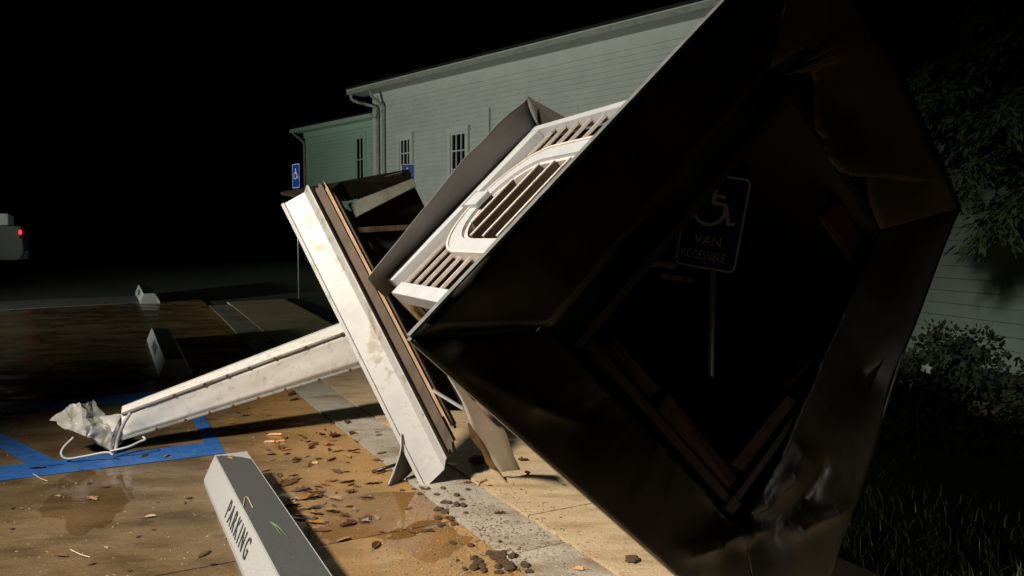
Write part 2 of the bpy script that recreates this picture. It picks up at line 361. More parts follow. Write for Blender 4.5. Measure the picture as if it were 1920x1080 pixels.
# soffit sheets of the flared skirt (four, mitred at the corners, dented, one torn)
def along(pts, f):
    k = f*(len(pts)-1); i = min(int(k), len(pts)-2); return pts[i].lerp(pts[i+1], k-i)
RIM_TR = spline([Tc]+[ring(*p) for p in ((1600, -5), (1652, 70), (1692, 135), (1748, 262), (1785, 345))]+[Rc], 6)
RIM_BR = spline([Bc]+[ring(*p) for p in ((1500, 1150), (1552, 1088), (1580, 1010), (1632, 868), (1688, 690), (1735, 560), (1776, 450))]+[Rc], 6)
def sheet(name, o0, o1, i1, i0, nu, nv, dents, parent=bel, tear=None, seed=0, mt=None, rim=None):
    vs = []
    for i in range(nu+1):
        f = i/nu; inner = i0.lerp(i1, f) if tear is None else tear(f)
        outer = o0.lerp(o1, f) if rim is None else along(rim, f)
        jg = (.014*noise.noise(V((f*23, seed, 0)))+.012*noise.noise(V((f*70, seed, 3))))*math.sin(math.pi*f)*(1 if tear is None else 0)
        inner = inner+(inner-outer).normalized()*jg
        for j in range(nv+1):
            g = j/nv; P = outer.lerp(inner, g)
            q = .05*g+.018*noise.noise(V((P.x*2.1+seed, P.y*2, P.z*2.1)))*math.sin(math.pi*min(1, g*1.2))
            for (c, r, d) in dents:
                k = (P-c).length/r
                if k < 1: q += d*(1-k)**2
            for (ca, cb, wd, dp) in CREASE:
                t_ = max(0, min(1, (P-ca).dot(cb-ca)/(cb-ca).length_squared)); d_ = (P-ca.lerp(cb, t_)).length
                if d_ < .2 and seed in (2, 3): q += dp*math.exp(-d_/wd)*min(1, g*5)
            vs.append(P+A*q)
    return mesh(name, vs, grid_faces(nu, nv), mt or M_BLACKM, parent, smooth=True, solid=.004)
Li, Ti, Ri, Bi = ring(1050, 619), ring(1462, 125), ring(1672, 430), ring(1415, 1003)
e = .006
dUL = [(ring(905, 540), .16, -.012), (ring(990, 600), .2, .02), (ring(1230, 260), .3, .02)]
dLL = [(ring(860, 660), .16, -.02), (ring(1380, 985), .22, .05), (ring(1120, 780), .25, .03), (ring(1300, 1080), .2, -.02)]
dLR = [(ring(1440, 985), .25, .06), (ring(1640, 700), .3, .05)]
UPD = V((0, 0, e))
CREASE = []
for ln_, wd, dp in ((((1418, 1003), (1452, 955), (1492, 898), (1514, 855)), .022, -.030), (((1285, 1038), (1350, 1024), (1415, 1008), (1500, 992), (1595, 948)), .026, -.034), (((1470, 1000), (1530, 940), (1560, 880)), .02, .022), (((860, 690), (1000, 760), (1110, 800)), .03, -.012)):
    for a_, b_ in zip(ln_, ln_[1:]): CREASE.append((ring(*a_), ring(*b_), wd, dp))
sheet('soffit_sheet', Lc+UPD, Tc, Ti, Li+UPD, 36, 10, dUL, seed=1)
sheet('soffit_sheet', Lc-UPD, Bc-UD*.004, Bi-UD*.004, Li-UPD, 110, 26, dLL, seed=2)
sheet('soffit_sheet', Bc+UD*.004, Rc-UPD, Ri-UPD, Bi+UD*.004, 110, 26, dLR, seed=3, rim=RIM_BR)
tear_px = [(1462, 125), (1484, 112), (1505, 96), (1530, 84), (1526, 103), (1504, 121), (1490, 139), (1515, 130), (1540, 128), (1551, 150), (1549, 192), (1552, 232), (1567, 262), (1573, 290), (1596, 318), (1618, 328), (1642, 319), (1650, 372), (1660, 405), (1672, 430)]
tp = [ring(*p) for p in tear_px]
def tear(f):
    k = f*(len(tp)-1); i = min(int(k), len(tp)-2); jag = .022*noise.noise(V((f*61, 4, 0)))+.016*noise.noise(V((f*170, 1, 0)))
    return tp[i].lerp(tp[i+1], k-i)+(Tc-Ti).normalized()*jag*math.sin(math.pi*f)+UD*.02*noise.noise(V((f*90, 8, 2)))*math.sin(math.pi*f)
Tb = ring(1640, 55)-A*.02
def bowed(f): return Tc.lerp(Rc, f)
sheet('torn_soffit_sheet', Tc+Pv*.004, Rc+UPD, Ri+UPD, Ti, 76, 10, [(ring(1620, 200), .35, .05)], tear=tear, seed=4, mt=M_BRONZE_LIT, rim=RIM_TR)
# drip edge round the rim, roof of the skirt behind it
tube('drip_edge', [p+A*.01 for p in RIM_TR], .006, M_BLACKM, bel, 6); tube('drip_edge', [p+A*.01 for p in RIM_BR], .006, M_BLACKM, bel, 6)  # dark metal paints in the dimness of the right-hand rim
for a, b in ((Lc, Tc), (Lc, Bc)):
    mid = (Lc+Rc)/2; out = ((a+b)/2-mid); out = (out-(b-a).normalized()*out.dot((b-a).normalized())).normalized()
    d = (b-a)
    box('drip_edge', a-A*.004+out*.001, d, out*.009, A*.03, M_EDGE, bel)
I4 = [W(P0+.01, .34, N0-.01), W(P1-.01, .34, N0-.01), W(P1-.01, .34, N1+.01), W(P0+.01, .34, N1+.01)]
for (a, b, i, j) in ((Lc, Tc, 0, 1), (Tc, Rc, 1, 2), (Rc, Bc, 2, 3), (Bc, Lc, 3, 0)):
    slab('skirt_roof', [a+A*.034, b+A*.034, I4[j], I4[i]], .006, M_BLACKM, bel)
# the walls: sheathing boards inside, louvres outside on the two faces that show
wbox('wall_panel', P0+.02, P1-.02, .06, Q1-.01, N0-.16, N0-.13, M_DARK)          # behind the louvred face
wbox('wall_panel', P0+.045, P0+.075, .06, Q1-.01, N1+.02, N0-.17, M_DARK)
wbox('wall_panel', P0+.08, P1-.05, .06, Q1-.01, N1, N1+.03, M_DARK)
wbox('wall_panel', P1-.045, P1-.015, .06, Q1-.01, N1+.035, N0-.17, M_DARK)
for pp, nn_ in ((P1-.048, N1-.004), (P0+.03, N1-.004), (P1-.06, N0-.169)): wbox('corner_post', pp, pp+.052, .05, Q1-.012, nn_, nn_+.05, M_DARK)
wbox('end_panel', P0+.08, P1-.05, Q1-.06, Q1-.03, N1+.035, N0-.17, M_DARK)  # dark plate added to keep light out of the belfry
# framing timbers inside the mouth
def broken_timber(p0, p1, q0, q1, n0, n1):
    vs = [v+V((rnd(-.018, .018), rnd(-.018, .018), rnd(-.018, .018))) for v in boxv(W(p0, q0, n0), Pv*(p1-p0), A*(q1-q0), Nv*(n1-n0))]
    return mesh('mouth_timber', vs, BOXF, M_WOODR, bel, bevel=.003)
broken_timber(P0+.10, P0+.155, .07, .11, N1+.06, N0-.55)
broken_timber(P0+.115, P0+.15, .09, .13, N0-.50, N0-.24)
broken_timber(P0+.17, P0+.52, .09, .13, N1+.04, N1+.085)
broken_timber(P0+.58, P0+.86, .11, .15, N1+.05, N1+.08)
broken_timber(P1-.15, P1-.07, .12, .16, N1+.16, N0-.62)
for (x0, y0, x1, y1, Y0, Y1, r, mt) in ((1372, 648, 1490, 664, 3.55, 3.75, .018, M_GBOARD), (1587, 664, 1540, 745, 3.3, 3.25, .014, M_GBOARD),
        (1590, 572, 1655, 585, 3.25, 3.3, .02, M_WOODR), (1575, 640, 1635, 652, 3.2, 3.25, .022, M_WOODR), (1205, 487, 1265, 492, 3.3, 3.35, .014, M_WOODL), (1300, 520, 1240, 512, 3.5, 3.4, .012, M_WOODL)):
    a, b = at(x0, y0, Y0), at(x1, y1, Y1); d = (b-a); s = d.cross(V((0, 0, 1))).normalized()
    box('splintered_lath', a, d, s*r*.8, d.cross(s).normalized()*r*2, mt, bel, .002)
# louvred face
PC, QS, RO, RI = .99, 1.33, .38, .285
def arch_w(q, r):
    if q <= QS: return r
    return math.sqrt(max(0, r*r-(q-QS)**2))
for sgn, pe in ((-1, P0+.05), (1, P1-.05)):
    ol = [(pe, .35), (PC+sgn*.33, .35)]+[(PC+sgn*.33*math.cos(math.pi*k/20), QS+.33*math.sin(math.pi*k/20)) for k in range(11)]+[(PC+sgn*.0005, 1.9), (pe, 1.9)]
    slab('grime_board', [W(p_, q_, N0-.065) for p_, q_ in ol], .03, M_GRIME_SHADE, bel, nrm=Nv)
q = .40
while q < 1.80:
    pitch = .128
    qa, qb = q, q+.113
    segs = []
    wd = max(arch_w(qa, RO), arch_w(qb, RO)) if qa < QS+RO else 0
    if qa > QS+RO-.01: segs = [(P0+.055, P1-.042)]
    else:
        wd = arch_w(max(qa, QS), RO)-.02 if qa > QS else RO-.02
        segs = [(P0+.055, PC-wd), (PC+wd, P1-.042)]
    for (a, b) in segs:
        j = rnd(-.005, .005); j2 = j+rnd(-.010, .010)*(b-a)
        vs = [W(a, qa+j, N0-.012), W(b, qa+j2, N0-.012), W(b, qb+j2, N0-.045), W(a, qb+j, N0-.045), W(a, qa+j, N0-.030), W(b, qa+j2, N0-.030), W(b, qb+j2, N0-.063), W(a, qb+j, N0-.063)]
        mesh('louvre_slat', vs, [(0, 1, 2, 3), (7, 6, 5, 4), (0, 4, 5, 1), (1, 5, 6, 2), (2, 6, 7, 3), (3, 7, 4, 0)], M_SLAT, bel, bevel=.002)
    q += pitch
# frame round the panel
wbox('corner_trim', P1-.04, P1+.005, .345, Q1-.005, N0-.06, N0+.004, M_TRIM, bevel=.003)
wbox('corner_trim', P0-.02, P0+.055, .345, Q1-.28, N0-.07, N0+.004, M_TRIM, bevel=.003)
wbox('head_trim', P0+.057, P1-.042, 1.84, Q1-.005, N0-.055, N0+.002, M_TRIM, bevel=.003)
# lower-left face, its louvres just turning into view
s_ = .0
q = .40
while q < 1.62:
    vs = [W(P0+.012, q, N0-.075), W(P0+.012, q, N1+.02), W(P0+.042, q+.104, N1+.02), W(P0+.042, q+.104, N0-.075)]
    slab('louvre_slat', vs, .016, M_SLAT, bel); q += .128
wbox('broken_sill', P0-.012, P0+.03, 1.70, 1.74, N1+.1, N0-.02, M_WOODL, bevel=.003)
# arch frame: band, beads and reveal
def arch_band(name, r0, r1, n0, n1, mt, qlow=.345, seg=28):
    def path(r):
        pts = [(PC-r, qlow)]+[(PC-r*math.cos(math.pi*k/seg), QS+r*math.sin(math.pi*k/seg)) for k in range(seg+1)]+[(PC+r, qlow)]
        return pts
    a, b = path(r0), path(r1); n = len(a)
    vs = [W(p, q, n1) for p, q in a]+[W(p, q, n1) for p, q in b]+[W(p, q, n0) for p, q in a]+[W(p, q, n0) for p, q in b]
    fs = []
    for i in range(n-1):
        fs += [(i, i+1, n+i+1, n+i), (2*n+i, 3*n+i, 3*n+i+1, 2*n+i+1), (i, 2*n+i, 2*n+i+1, i+1), (n+i, n+i+1, 3*n+i+1, 3*n+i)]
    fs += [(0, n, 3*n, 2*n), (n-1, 3*n-1, 4*n-1, 2*n-1)]
    return mesh(name, vs, fs, mt, bel)
arch_band('arch_frame', RI, RO-.014, N0-.07, N0+.006, M_TRIM)
arch_band('arch_bead', RO-.014, RO, N0-.07, N0+.014, M_SLAT)
arch_band('arch_reveal', RI-.022, RI-.0005, N0-.129, N0-.012, M_SLAT)
wbox('keystone', PC-.055, PC+.045, QS+RI-.03, QS+RO+.03, N0+.0, N0+.034, M_TRIM, bevel=.005)
wbox('keystone_cap', PC-.062, PC+.052, QS+RO+.032, QS+RO+.05, N0-.01, N0+.040, M_TRIM, bevel=.003)
wbox('arch_backing', PC-RI, PC+RI, .345, QS+RI, N0-.1295, N0-.121, M_DARK)  # dark plate standing in for the shaded interior behind the blades
q = .42
while q < QS+RI-.05:
    wq = arch_w(q+.03, RI-.024)-.002
    if wq > .04:
        vs = [W(PC-wq, q, N0-.004), W(PC+wq, q, N0-.004), W(PC+wq, q+.014, N0-.006), W(PC-wq, q+.014, N0-.006),
              W(PC-wq, q+.045, N0-.118), W(PC+wq, q+.045, N0-.118), W(PC+wq, q+.059, N0-.118), W(PC-wq, q+.059, N0-.118)]
        mesh('louvre_blade', vs, [(0, 1, 2, 3), (4, 7, 6, 5), (0, 4, 5, 1), (1, 5, 6, 2), (2, 6, 7, 3), (3, 7, 4, 0)], M_GRIME_SHADE, bel)  # unlit underside painted in with the grime tone
        wbox('lit_blade_edge', PC-wq, PC+wq, q-.001, q+.016, N0-.0035, N0+.0015, M_SLAT)  # lit front edge painted as its own pale strip
    q += .155
# curled cornice sheet standing across the top end, with its turned corner
vs = []; nu, nv = 40, 10
for i in range(nu+1):
    f = i/nu; p = .33+1.32*f
    ht = .10+.075*min(1, f*1.6)+.012*noise.noise(V((f*6, 2, 1)))
    if f > .9: ht *= 1-(f-.9)*1.2
    for j in range(nv+1):
        g = j/nv; curl = .075*(1-math.cos(g*1.7))*(1.25-f*.6)
        vs.append(W(p+.05*g*(f-.2), Q1+.012-curl+.01*noise.noise(V((f*5, g*2, 7))), N0-.07+ (ht+.07)*math.sin(g*1.25)/math.sin(1.25)))
mesh('curled_cornice_sheet', vs, grid_faces(nu, nv), M_ROLL, bel, smooth=True, solid=.004)
slab('cornice_corner', [W(1.66, Q1, N0-.05), W(1.735, Q1+.02, N0+.155), W(1.77, Q1+.06, N0+.0), W(1.77, Q1+.05, N0-.06)], .004, M_ROLL, bel)
slab('cornice_return', [W(1.665, Q1+.02, N0-.05), W(1.735, Q1+.024, N0+.15), W(1.80, Q1-.30, N0-.30), W(1.68, Q1-.25, N0-.35)], .004, M_DARK, bel)
# torn strips hanging from the belfry's lower edge
def ribbon(name, left, right, mt, parent, n=8, solid=.005):
    a, b = spline(left, n), spline(right, n); m = min(len(a), len(b)); a, b = a[:m], b[:m]
    vs = []
    for i in range(m):
        for k in range(4): vs.append(a[i].lerp(b[i], k/3))
    return mesh(name, vs, grid_faces(m-1, 3), mt, parent, smooth=True, solid=solid)
M_STRIP = mat('muddy white strip', (.60, .59, .57), (.66, .65, .62), rough=.5, scale=8, spots=(.20, .15, .11), spot_scale=22, spot_lo=.64, bump=.15, bscale=10)
M_OCHRE = mat('ochre back of strip', (.26, .15, .06), (.40, .25, .11), rough=.6, scale=14, bump=.2, bscale=20)
st = thing('torn_metal_strip', 'white torn metal strip curling down to the pavement, ochre on its back', 'metal strip', tuple(gnd(960, 895)))
ribbon('face', [at(838, 702, 3.9), at(866, 752, 4.15), at(884, 798, 4.4), at(908, 832, 4.55), at(926, 868, 4.66), at(938, 885, 4.70)],
       [at(846, 702, 3.85), at(888, 752, 4.1), at(930, 797, 4.35), at(946, 806, 4.5), at(962, 850, 4.68), at(976, 880, 4.80)], M_STRIP, st)
ribbon('curled_back', [at(876, 790, 4.38), at(884, 822, 4.5), at(904, 848, 4.6), at(912, 868, 4.68), at(926, 882, 4.72), at(950, 906, 4.66)],
       [at(884, 797, 4.42), at(906, 830, 4.57), at(925, 864, 4.68), at(930, 873, 4.72), at(936, 884, 4.74), at(951, 905, 4.665)], M_OCHRE, st)
st2 = thing('bent_metal_flap', 'dark bent metal flap with a white edge beside the foot of the cornice', 'metal flap', tuple(gnd(745, 910)))
ribbon('face', [at(752, 812, 4.75), at(751, 845, 4.7), at(741, 878, 4.68), at(727, 911, 4.63)], [at(764, 814, 4.9), at(776, 850, 4.9), at(774, 880, 4.85), at(744, 909, 4.70)], M_ROLL, st2)
tube('white_edge', spline([at(752, 812, 4.74), at(751, 845, 4.69), at(741, 878, 4.67), at(728, 909, 4.62)], 6), .004, M_WHITE, st2, 6)
o = tube('metal_rod', [gnd(698, 888)+V((0, 0, .012)), gnd(760, 880)+V((0, 0, .05))], .011, M_BLACKM)
tag(o, 'short black metal rod lying by the foot of the cornice', 'rod')
o = slab('fallen_batten', [at(812, 728, 4.3), at(868, 762, 4.3), at(868, 767, 4.3), at(812, 733, 4.3)], .03, M_WHITE)
tag(o, 'thin white batten wedged under the belfry beside the timber', 'batten')

# ------------------------------------------------------------------ broken cornice stage (the white gutter-shaped fascia on end)
Fo = at(824, 897, 4.66); He = at(558, 368, 5.25)
AX = (He-Fo); LEN = AX.length; AX.normalize()
view = ((Fo+He)/2-CAM).normalized()
Sx = AX.cross(view)
Sx = -Sx.normalized() if Sx.x < 0 else Sx.normalized()
# turn the face a little toward the left, where the light comes from
Dn = Sx.cross(AX); Dn = Dn if Dn.dot(view) > 0 else -Dn
rot = Matrix.Rotation(math.radians(-12), 3, AX); Sx = rot @ Sx; Dn = rot @ Dn
if Dn.dot(view) < 0: Dn = -Dn
stg = thing('broken_cornice', 'white cornice fascia with bare timbers standing on end against the dark broken stage', 'cornice', (Fo.x, Fo.y, 0))
def K(t, s, d): return Fo+AX*t+Sx*s+Dn*d
prof = [(-.118, .03), (-.121, -.012), (-.100, -.016), (-.097, -.001), (.052, .0), (.056, -.006), (.100, -.070), (.109, -.068), (.115, .05)]
def fascia(i0, i1, mt, name, foot):
    pr = prof[i0:i1+1]; n = len(pr); vs = []; nt_ = 40
    for k in range(nt_+1):
        f = k/nt_
        for (s, d) in pr:
            t0 = foot(s); t = t0+(LEN-t0)*f
            w_ = .004*noise.noise(V((t*3, s*6, 2)))
            vs.append(K(t, s, d+w_))
    return mesh(name, vs, grid_faces(nt_, n-1), mt, stg, solid=.004)
def foot(s):
    return -.045+.7*(-.04-s) if s < -.04 else -.045+.85*(s+.04)
fascia(0, 3, M_WHITE, 'lip', foot); fascia(3, 4, M_WHITE, 'fascia', foot); fascia(4, 8, M_WHITE, 'flange', foot)
def kbox(name, t0, t1, s0, s1, d0, d1, mt, bevel=.004):
    return box(name, K(t0, s0, d0), AX*(t1-t0), Sx*(s1-s0), Dn*(d1-d0), mt, stg, bevel)
def kplank(name, t0, t1, s0, s1, d0, d1, mt):
    vs = []
    for e_, t in ((0, t0), (1, t1)):
        for f in (0, .25, .5, .75, 1):
            j = rnd(-.06, .03)*(1 if e_ == 0 else -1)
            vs += [K(t+j, s0+(s1-s0)*f, d0), K(t+j+rnd(-.015, .015), s0+(s1-s0)*f, d1)]
    fs = [(2*i, 2*i+2, 12+2*i, 10+2*i) for i in range(4)]+[(2*i+1, 11+2*i, 13+2*i, 2*i+3) for i in range(4)]+[(2*i, 2*i+1, 2*i+3, 2*i+2) for i in range(4)]+[(10+2*i, 12+2*i, 13+2*i, 11+2*i) for i in range(4)]+[(0, 10, 11, 1), (8, 9, 19, 18)]
    return mesh(name, vs, fs, mt, stg)
kplank('timber', .14, LEN-.05, .117, .182, .0, .10, M_WOODD)
kplank('split_plank', .30, LEN-.03, .184, .206, .02, .12, M_WOODL)
kplank('red_plank', .27, LEN-.12, .208, .224, .05, .15, M_WOODR)
kbox('backing_board', .4, LEN-.1, -.095, .11, .012, .03, M_WOODD)
kbox('end_cap', LEN-.012, LEN+.004, -.095, .05, .003, .05, M_ROLL, .002)
# the dark stage behind it: roof edge, mossy board, open side
slab('roof_panel', [at(526, 360, 5.32), at(640, 340, 5.7), at(766, 317, 6.3), at(778, 342, 6.25), at(650, 372, 5.7), at(600, 374, 5.35)], .02, M_BLACKM, stg)
slab('mossy_board', [at(652, 384, 5.72), at(772, 337, 6.2), at(779, 351, 6.18), at(668, 408, 5.7)], .02, M_GBOARD, stg)
slab('roof_edge', [at(612, 358, 5.62), at(752, 322, 6.22), at(752, 327, 6.22), at(614, 366, 5.62)], .02, M_GBOARD, stg)
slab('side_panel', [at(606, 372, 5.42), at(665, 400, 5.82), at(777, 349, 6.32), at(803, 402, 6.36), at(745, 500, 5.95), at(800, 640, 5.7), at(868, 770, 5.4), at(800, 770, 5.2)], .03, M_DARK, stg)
slab('inner_rail', [at(660, 427, 5.68), at(765, 421, 5.9), at(765, 431, 5.9), at(660, 437, 5.68)], .03, M_WOODD, stg)

# ------------------------------------------------------------------ fallen spire
spi = thing('fallen_spire', 'slender white metal spire lying with a crushed tip across the blue line', 'spire', tuple(gnd(200, 845)))
bl, br = at(228, 821, 5.42), at(760, 659, 6.25); tl, tr = at(228, 777, 5.40), at(760, 583, 6.22)
ax = (br-bl).normalized(); nf = ax.cross(tl-bl).normalized(); nf = nf if nf.dot(view) > 0 else -nf
dl, dr = nf*(tl-bl).length, nf*(tr-br).length
cor = {0: (bl, br), 1: (tl, tr), 2: (tl+dl, tr+dr), 3: (bl+dl, br+dr)}
def spf(i, j, name, nrm):
    a0, a1 = cor[i]; b0, b1 = cor[j]; vs = []
    for k in range(31):
        f = k/30
        for m_ in range(7):
            g = m_/6; P = a0.lerp(a1, f).lerp(b0.lerp(b1, f), g)
            b = math.sin(math.pi*g)*.006*noise.noise(V((f*9, g*2, i*3)))*2
            if f < .12: b += .03*(1-f/.12)*noise.noise(V((f*30, g*4, 5)))*math.sin(math.pi*g)
            vs.append(P+nrm*b)
    return mesh(name, vs, grid_faces(30, 6), M_SPIRE, spi, smooth=True, solid=.003)
upn = nf.cross(ax); upn = upn if upn.z > 0 else -upn
spf(0, 1, 'spire_face', -nf); spf(1, 2, 'spire_face', upn); spf(2, 3, 'spire_face', nf); spf(3, 0, 'spire_face', -upn)
for i, s in ((0, -1), (1, 1)):
    a, b = cor[i]
    box('seam_flange', a-nf*.012-upn*.001*s, (b-a), nf*.009, upn*(.016 if s > 0 else -.016), M_WHITE, spi, .001)
def disc(name, c, nrm, r, mt, parent):
    t = nrm.cross(V((.3, .2, 1))).normalized(); u = nrm.cross(t); vs = [c+nrm*.004]+[c+(t*math.cos(k*math.pi/4)+u*math.sin(k*math.pi/4))*r*rnd(.7, 1.3) for k in range(8)]
    return mesh(name, vs, [(0, 1+k, 1+(k+1) % 8) for k in range(8)], mt, parent)
for i, xs_ in ((0, (293, 347, 392, 436, 483, 534, 597, 655)), (1, (327, 383, 426, 467, 515, 573, 640))):
    a, b = cor[i]
    for x in xs_:
        lo, hi = 0.0, 1.0
        for _ in range(40):
            m_ = (lo+hi)/2; P = a.lerp(b, m_); px = 960+F_PX*P.x/((P-CAM).dot(FW))
            if px < x: lo = m_
            else: hi = m_
        disc('rusty_nail', a.lerp(b, lo)-nf*.0135+upn*(.006 if i else -.006), -nf, .011, M_RUST, spi)
tipv = dict(A=(97, 788, 5.28), B=(122, 762, 5.42), C=(164, 752, 5.5), D=(186, 782, 5.42), E=(213, 811, 5.36), F=(160, 819, 5.22), G=(125, 806, 5.2), H=(133, 787, 5.34), I=(158, 796, 5.24), J=(177, 825, 5.28), K=(207, 845, 5.3), M=(193, 806, 5.32), N=(184, 834, 5.36), O=(228, 780, 5.44), P=(232, 820, 5.42), Q=(148, 757, 5.36))
nm = list(tipv); tv = [at(*tipv[k]) for k in nm]; ix = nm.index
tf = [[ix(c) for c in s] for s in ('ABHG', 'BQIH', 'QCDI', 'DMI', 'DEM', 'HIFG', 'IMJF', 'MEKJ', 'JKN', 'DOE', 'OPE', 'EPK')]
k0 = len(tv); tv += [v+V((0, .09, -.01)) for v in tv]; tf += [[k0+i for i in reversed(f)] for f in tf]
import bmesh
bm = bmesh.new(); bvs = [bm.verts.new(v-spi.location) for v in tv]
for f in tf: bm.faces.new([bvs[i] for i in f])
bmesh.ops.subdivide_edges(bm, edges=bm.edges[:], cuts=4, use_grid_fill=True, fractal=.35, seed=3)
bmesh.ops.triangulate(bm, faces=bm.faces[:])
for v in bm.verts: v.co += V((noise.noise(v.co*17), noise.noise(v.co*17+V((9, 0, 0))), noise.noise(v.co*17+V((0, 9, 0)))))*.022
tm = bpy.data.meshes.new('crushed_tip'); bm.to_mesh(tm); bm.free(); tm.materials.append(M_WHITE)
to = bpy.data.objects.new('crushed_tip', tm); COL.objects.link(to); to.parent = spi
tube('braided_cable', spline([at(244, 775, 5.25), at(232, 795, 5.26), at(222, 820, 5.27), at(216, 845, 5.25), at(207, 852, 5.22)], 8), .012, M_WHITE, spi, 8)
tube('loose_wire', spline([at(138, 820, 5.2), at(120, 838, 5.15), at(115, 852, 5.12), at(127, 860, 5.12), at(160, 855, 5.14), at(200, 848, 5.16), at(212, 853, 5.16)], 8), .008, M_TRIM, spi, 6)
tube('loose_wire', spline([at(206, 846, 5.22), at(240, 838, 5.25), at(262, 828, 5.3), at(272, 824, 5.32), at(268, 819, 5.34)], 8), .008, M_TRIM, spi, 6)

# ------------------------------------------------------------------ accessible parking signs
def access_sign(name, c, right, hw, hh, post_bottom, label, van, sym_only=False, group=None):
    right = V(right).normalized(); up = V((0, 0, 1)); nn = right.cross(up)       # toward the reader
    up = nn.cross(right).normalized()*-1 if nn.cross(right).z < 0 else nn.cross(right).normalized()
    MB, MW = (M_SIGN_DIM, M_SIGNW_DIM) if van else (M_SIGN, M_SIGNW)
    t = thing(name, label, 'sign', (c.x, c.y, post_bottom), group)
    def outline(w_, h_, r):
        pts = []
        for cx, cy, a0 in ((w_-r, h_-r, 0), (-w_+r, h_-r, 90), (-w_+r, -h_+r, 180), (w_-r, -h_+r, 270)):
            for k in range(5): a = math.radians(a0+22.5*k); pts.append((cx+r*math.cos(a), cy+r*math.sin(a)))
        return pts
    def poly(nm_, pts, z, mt, par, th=0):
        P = [c+right*x+up*y+nn*z for x, y in pts]
        if th: return slab(nm_, P, th, mt, par, nrm=nn)
        return mesh(nm_, P, [tuple(range(len(P)))], mt, par)
    pl = poly('plate', outline(hw, hh, .03), .002, MB, t, .003)
    oo, ii = outline(hw-.006, hh-.006, .026), outline(hw-.014, hh-.014, .02); n = len(oo)
    mesh('border', [c+right*x+up*y+nn*.0032 for x, y in oo+ii], [(k, (k+1) % n, n+(k+1) % n, n+k) for k in range(n)], MW, pl)
    # wheelchair symbol
    cy = .07 if van else .03; sc = 1.0
    def stroke(pts, wd):
        L_, R_ = [], []
        for i, p in enumerate(pts):
            a = V(pts[max(0, i-1)]+(0,)); b = V(pts[min(len(pts)-1, i+1)]+(0,)); d = (b-a).normalized(); nrm = V((-d.y, d.x, 0))*wd/2
            L_.append((p[0]+nrm.x, p[1]+nrm.y)); R_.append((p[0]-nrm.x, p[1]-nrm.y))
        m_ = len(pts); return L_+R_, [(i, i+1, m_+i+1, m_+i) for i in range(m_-1)]
    vs, fs = [], []
    def add(vf):
        o_ = len(vs); vs.extend(vf[0]); fs.extend(tuple(o_+i for i in f) for f in vf[1])
    arc = [(-.02+.062*math.cos(math.radians(a)), -.02+.062*math.sin(math.radians(a))) for a in range(115, 372, 8)]
    add(stroke(arc, .014)); add(stroke([(-.015, .075), (-.008, .01)], .02)); add(stroke([(-.012, .012), (.042, .008), (.066, -.07), (.092, -.062)], .016)); add(stroke([(-.012, .043), (.034, .041)], .013))
    hd = [(-.017+.017*math.cos(a*math.pi/6), .098+.017*math.sin(a*math.pi/6)) for a in range(12)]; o_ = len(vs); vs += hd; fs.append(tuple(range(o_, o_+12)))
    mesh('symbol', [c+right*x+up*(y+cy)+nn*.0034 for x, y in vs], fs, MW, pl)
    if van:
        text('lettering', 'VAN', .058, c-right*.062-up*.098+nn*.0034, right, up, MW, pl, .0002, .95, 1.05)
        text('lettering', 'ACCESSIBLE', .052, c-right*.108-up*.160+nn*.0034, right, up, MW, pl, .0002, .68, 1.0)
    for y in (hh-.035, -hh+.03): poly('bolt', [(.006*math.cos(a*math.pi/4), y+.006*math.sin(a*math.pi/4)) for a in range(8)], .0045, M_GALV, t, .006)
    b = V((c.x, c.y, post_bottom)); tp_ = c+up*(hh-.02)-nn*.022; b2 = b-nn*.022
    tube('post', [b2, V((b2.x, b2.y, tp_.z))], .019, M_GALV, t, 8)
    return t
vc = at(1336, 417, 3.28)
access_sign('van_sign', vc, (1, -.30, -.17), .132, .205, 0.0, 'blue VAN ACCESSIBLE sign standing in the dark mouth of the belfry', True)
c2 = at(555, 330, 14.7); access_sign('accessible_sign', c2, (.66, -.75, 0), .1525, .2286, hgt(14.7), 'blue accessible parking sign on a post beside the far corner of the annex', False, group='accessible parking signs')
c3 = at(765, 327, 17.0); access_sign('accessible_sign', c3, (1, -.15, 0), .1525, .2286, hgt(17.0), 'blue accessible parking sign rising behind the broken cornice stage', False, group='accessible parking signs')

# ------------------------------------------------------------------ church (white clapboard)
WD = V((.702, -.712, 0)).normalized(); WN = V((-.712, -.702, 0)).normalized()
def make_wall(name, label, C0, wd, wn, s0, s1, z0, z1, pitch, paint_m, board='clapboard'):
    b = thing(name, label, 'church', (C0.x, C0.y, z0))
    def X(s, z, d=0): return C0+wd*s+wn*d+V((0, 0, z-C0.z))
    box('wall', X(s0, z0, -.25), wd*(s1-s0), wn*.24, V((0, 0, z1-z0)), M_SHEATH, b)
    z = z0
    while z < z1-.01:
        h = min(pitch, z1-z); cuts = [s0]+sorted(rnd(s0+.6, s1-.6) for _ in range(2))+[s1]
        for a, b_ in zip(cuts, cuts[1:]):
            j = rnd(-.006, .008); a, b_ = a+.003, b_-.003
            if b_-a < .05: continue
            vs = [X(a, z, .012+j*.4), X(b_, z, .012+j*.4), X(b_, z+h-.004, -.004), X(a, z+h-.004, -.004), X(a, z, -.006), X(b_, z, -.006), X(b_, z+h-.004, -.009), X(a, z+h-.004, -.009)]
            mesh(board, vs, [(0, 1, 2, 3), (0, 4, 5, 1), (1, 5, 6, 2), (2, 6, 7, 3), (3, 7, 4, 0)], paint_m, b)
        z += pitch
    def hit(x, y):
        P = onplane(x, y, C0, wn); return (P-C0).dot(wd), P.z
    return b, X, hit
def wbx(name, X, s0, s1, z0, z1, d0, d1, mt, parent):
    a = X(s0, z0, d0); return box(name, a, X(s1, z0, d0)-a, X(s0, z1, d0)-a, X(s0, z0, d1)-a, mt, parent)
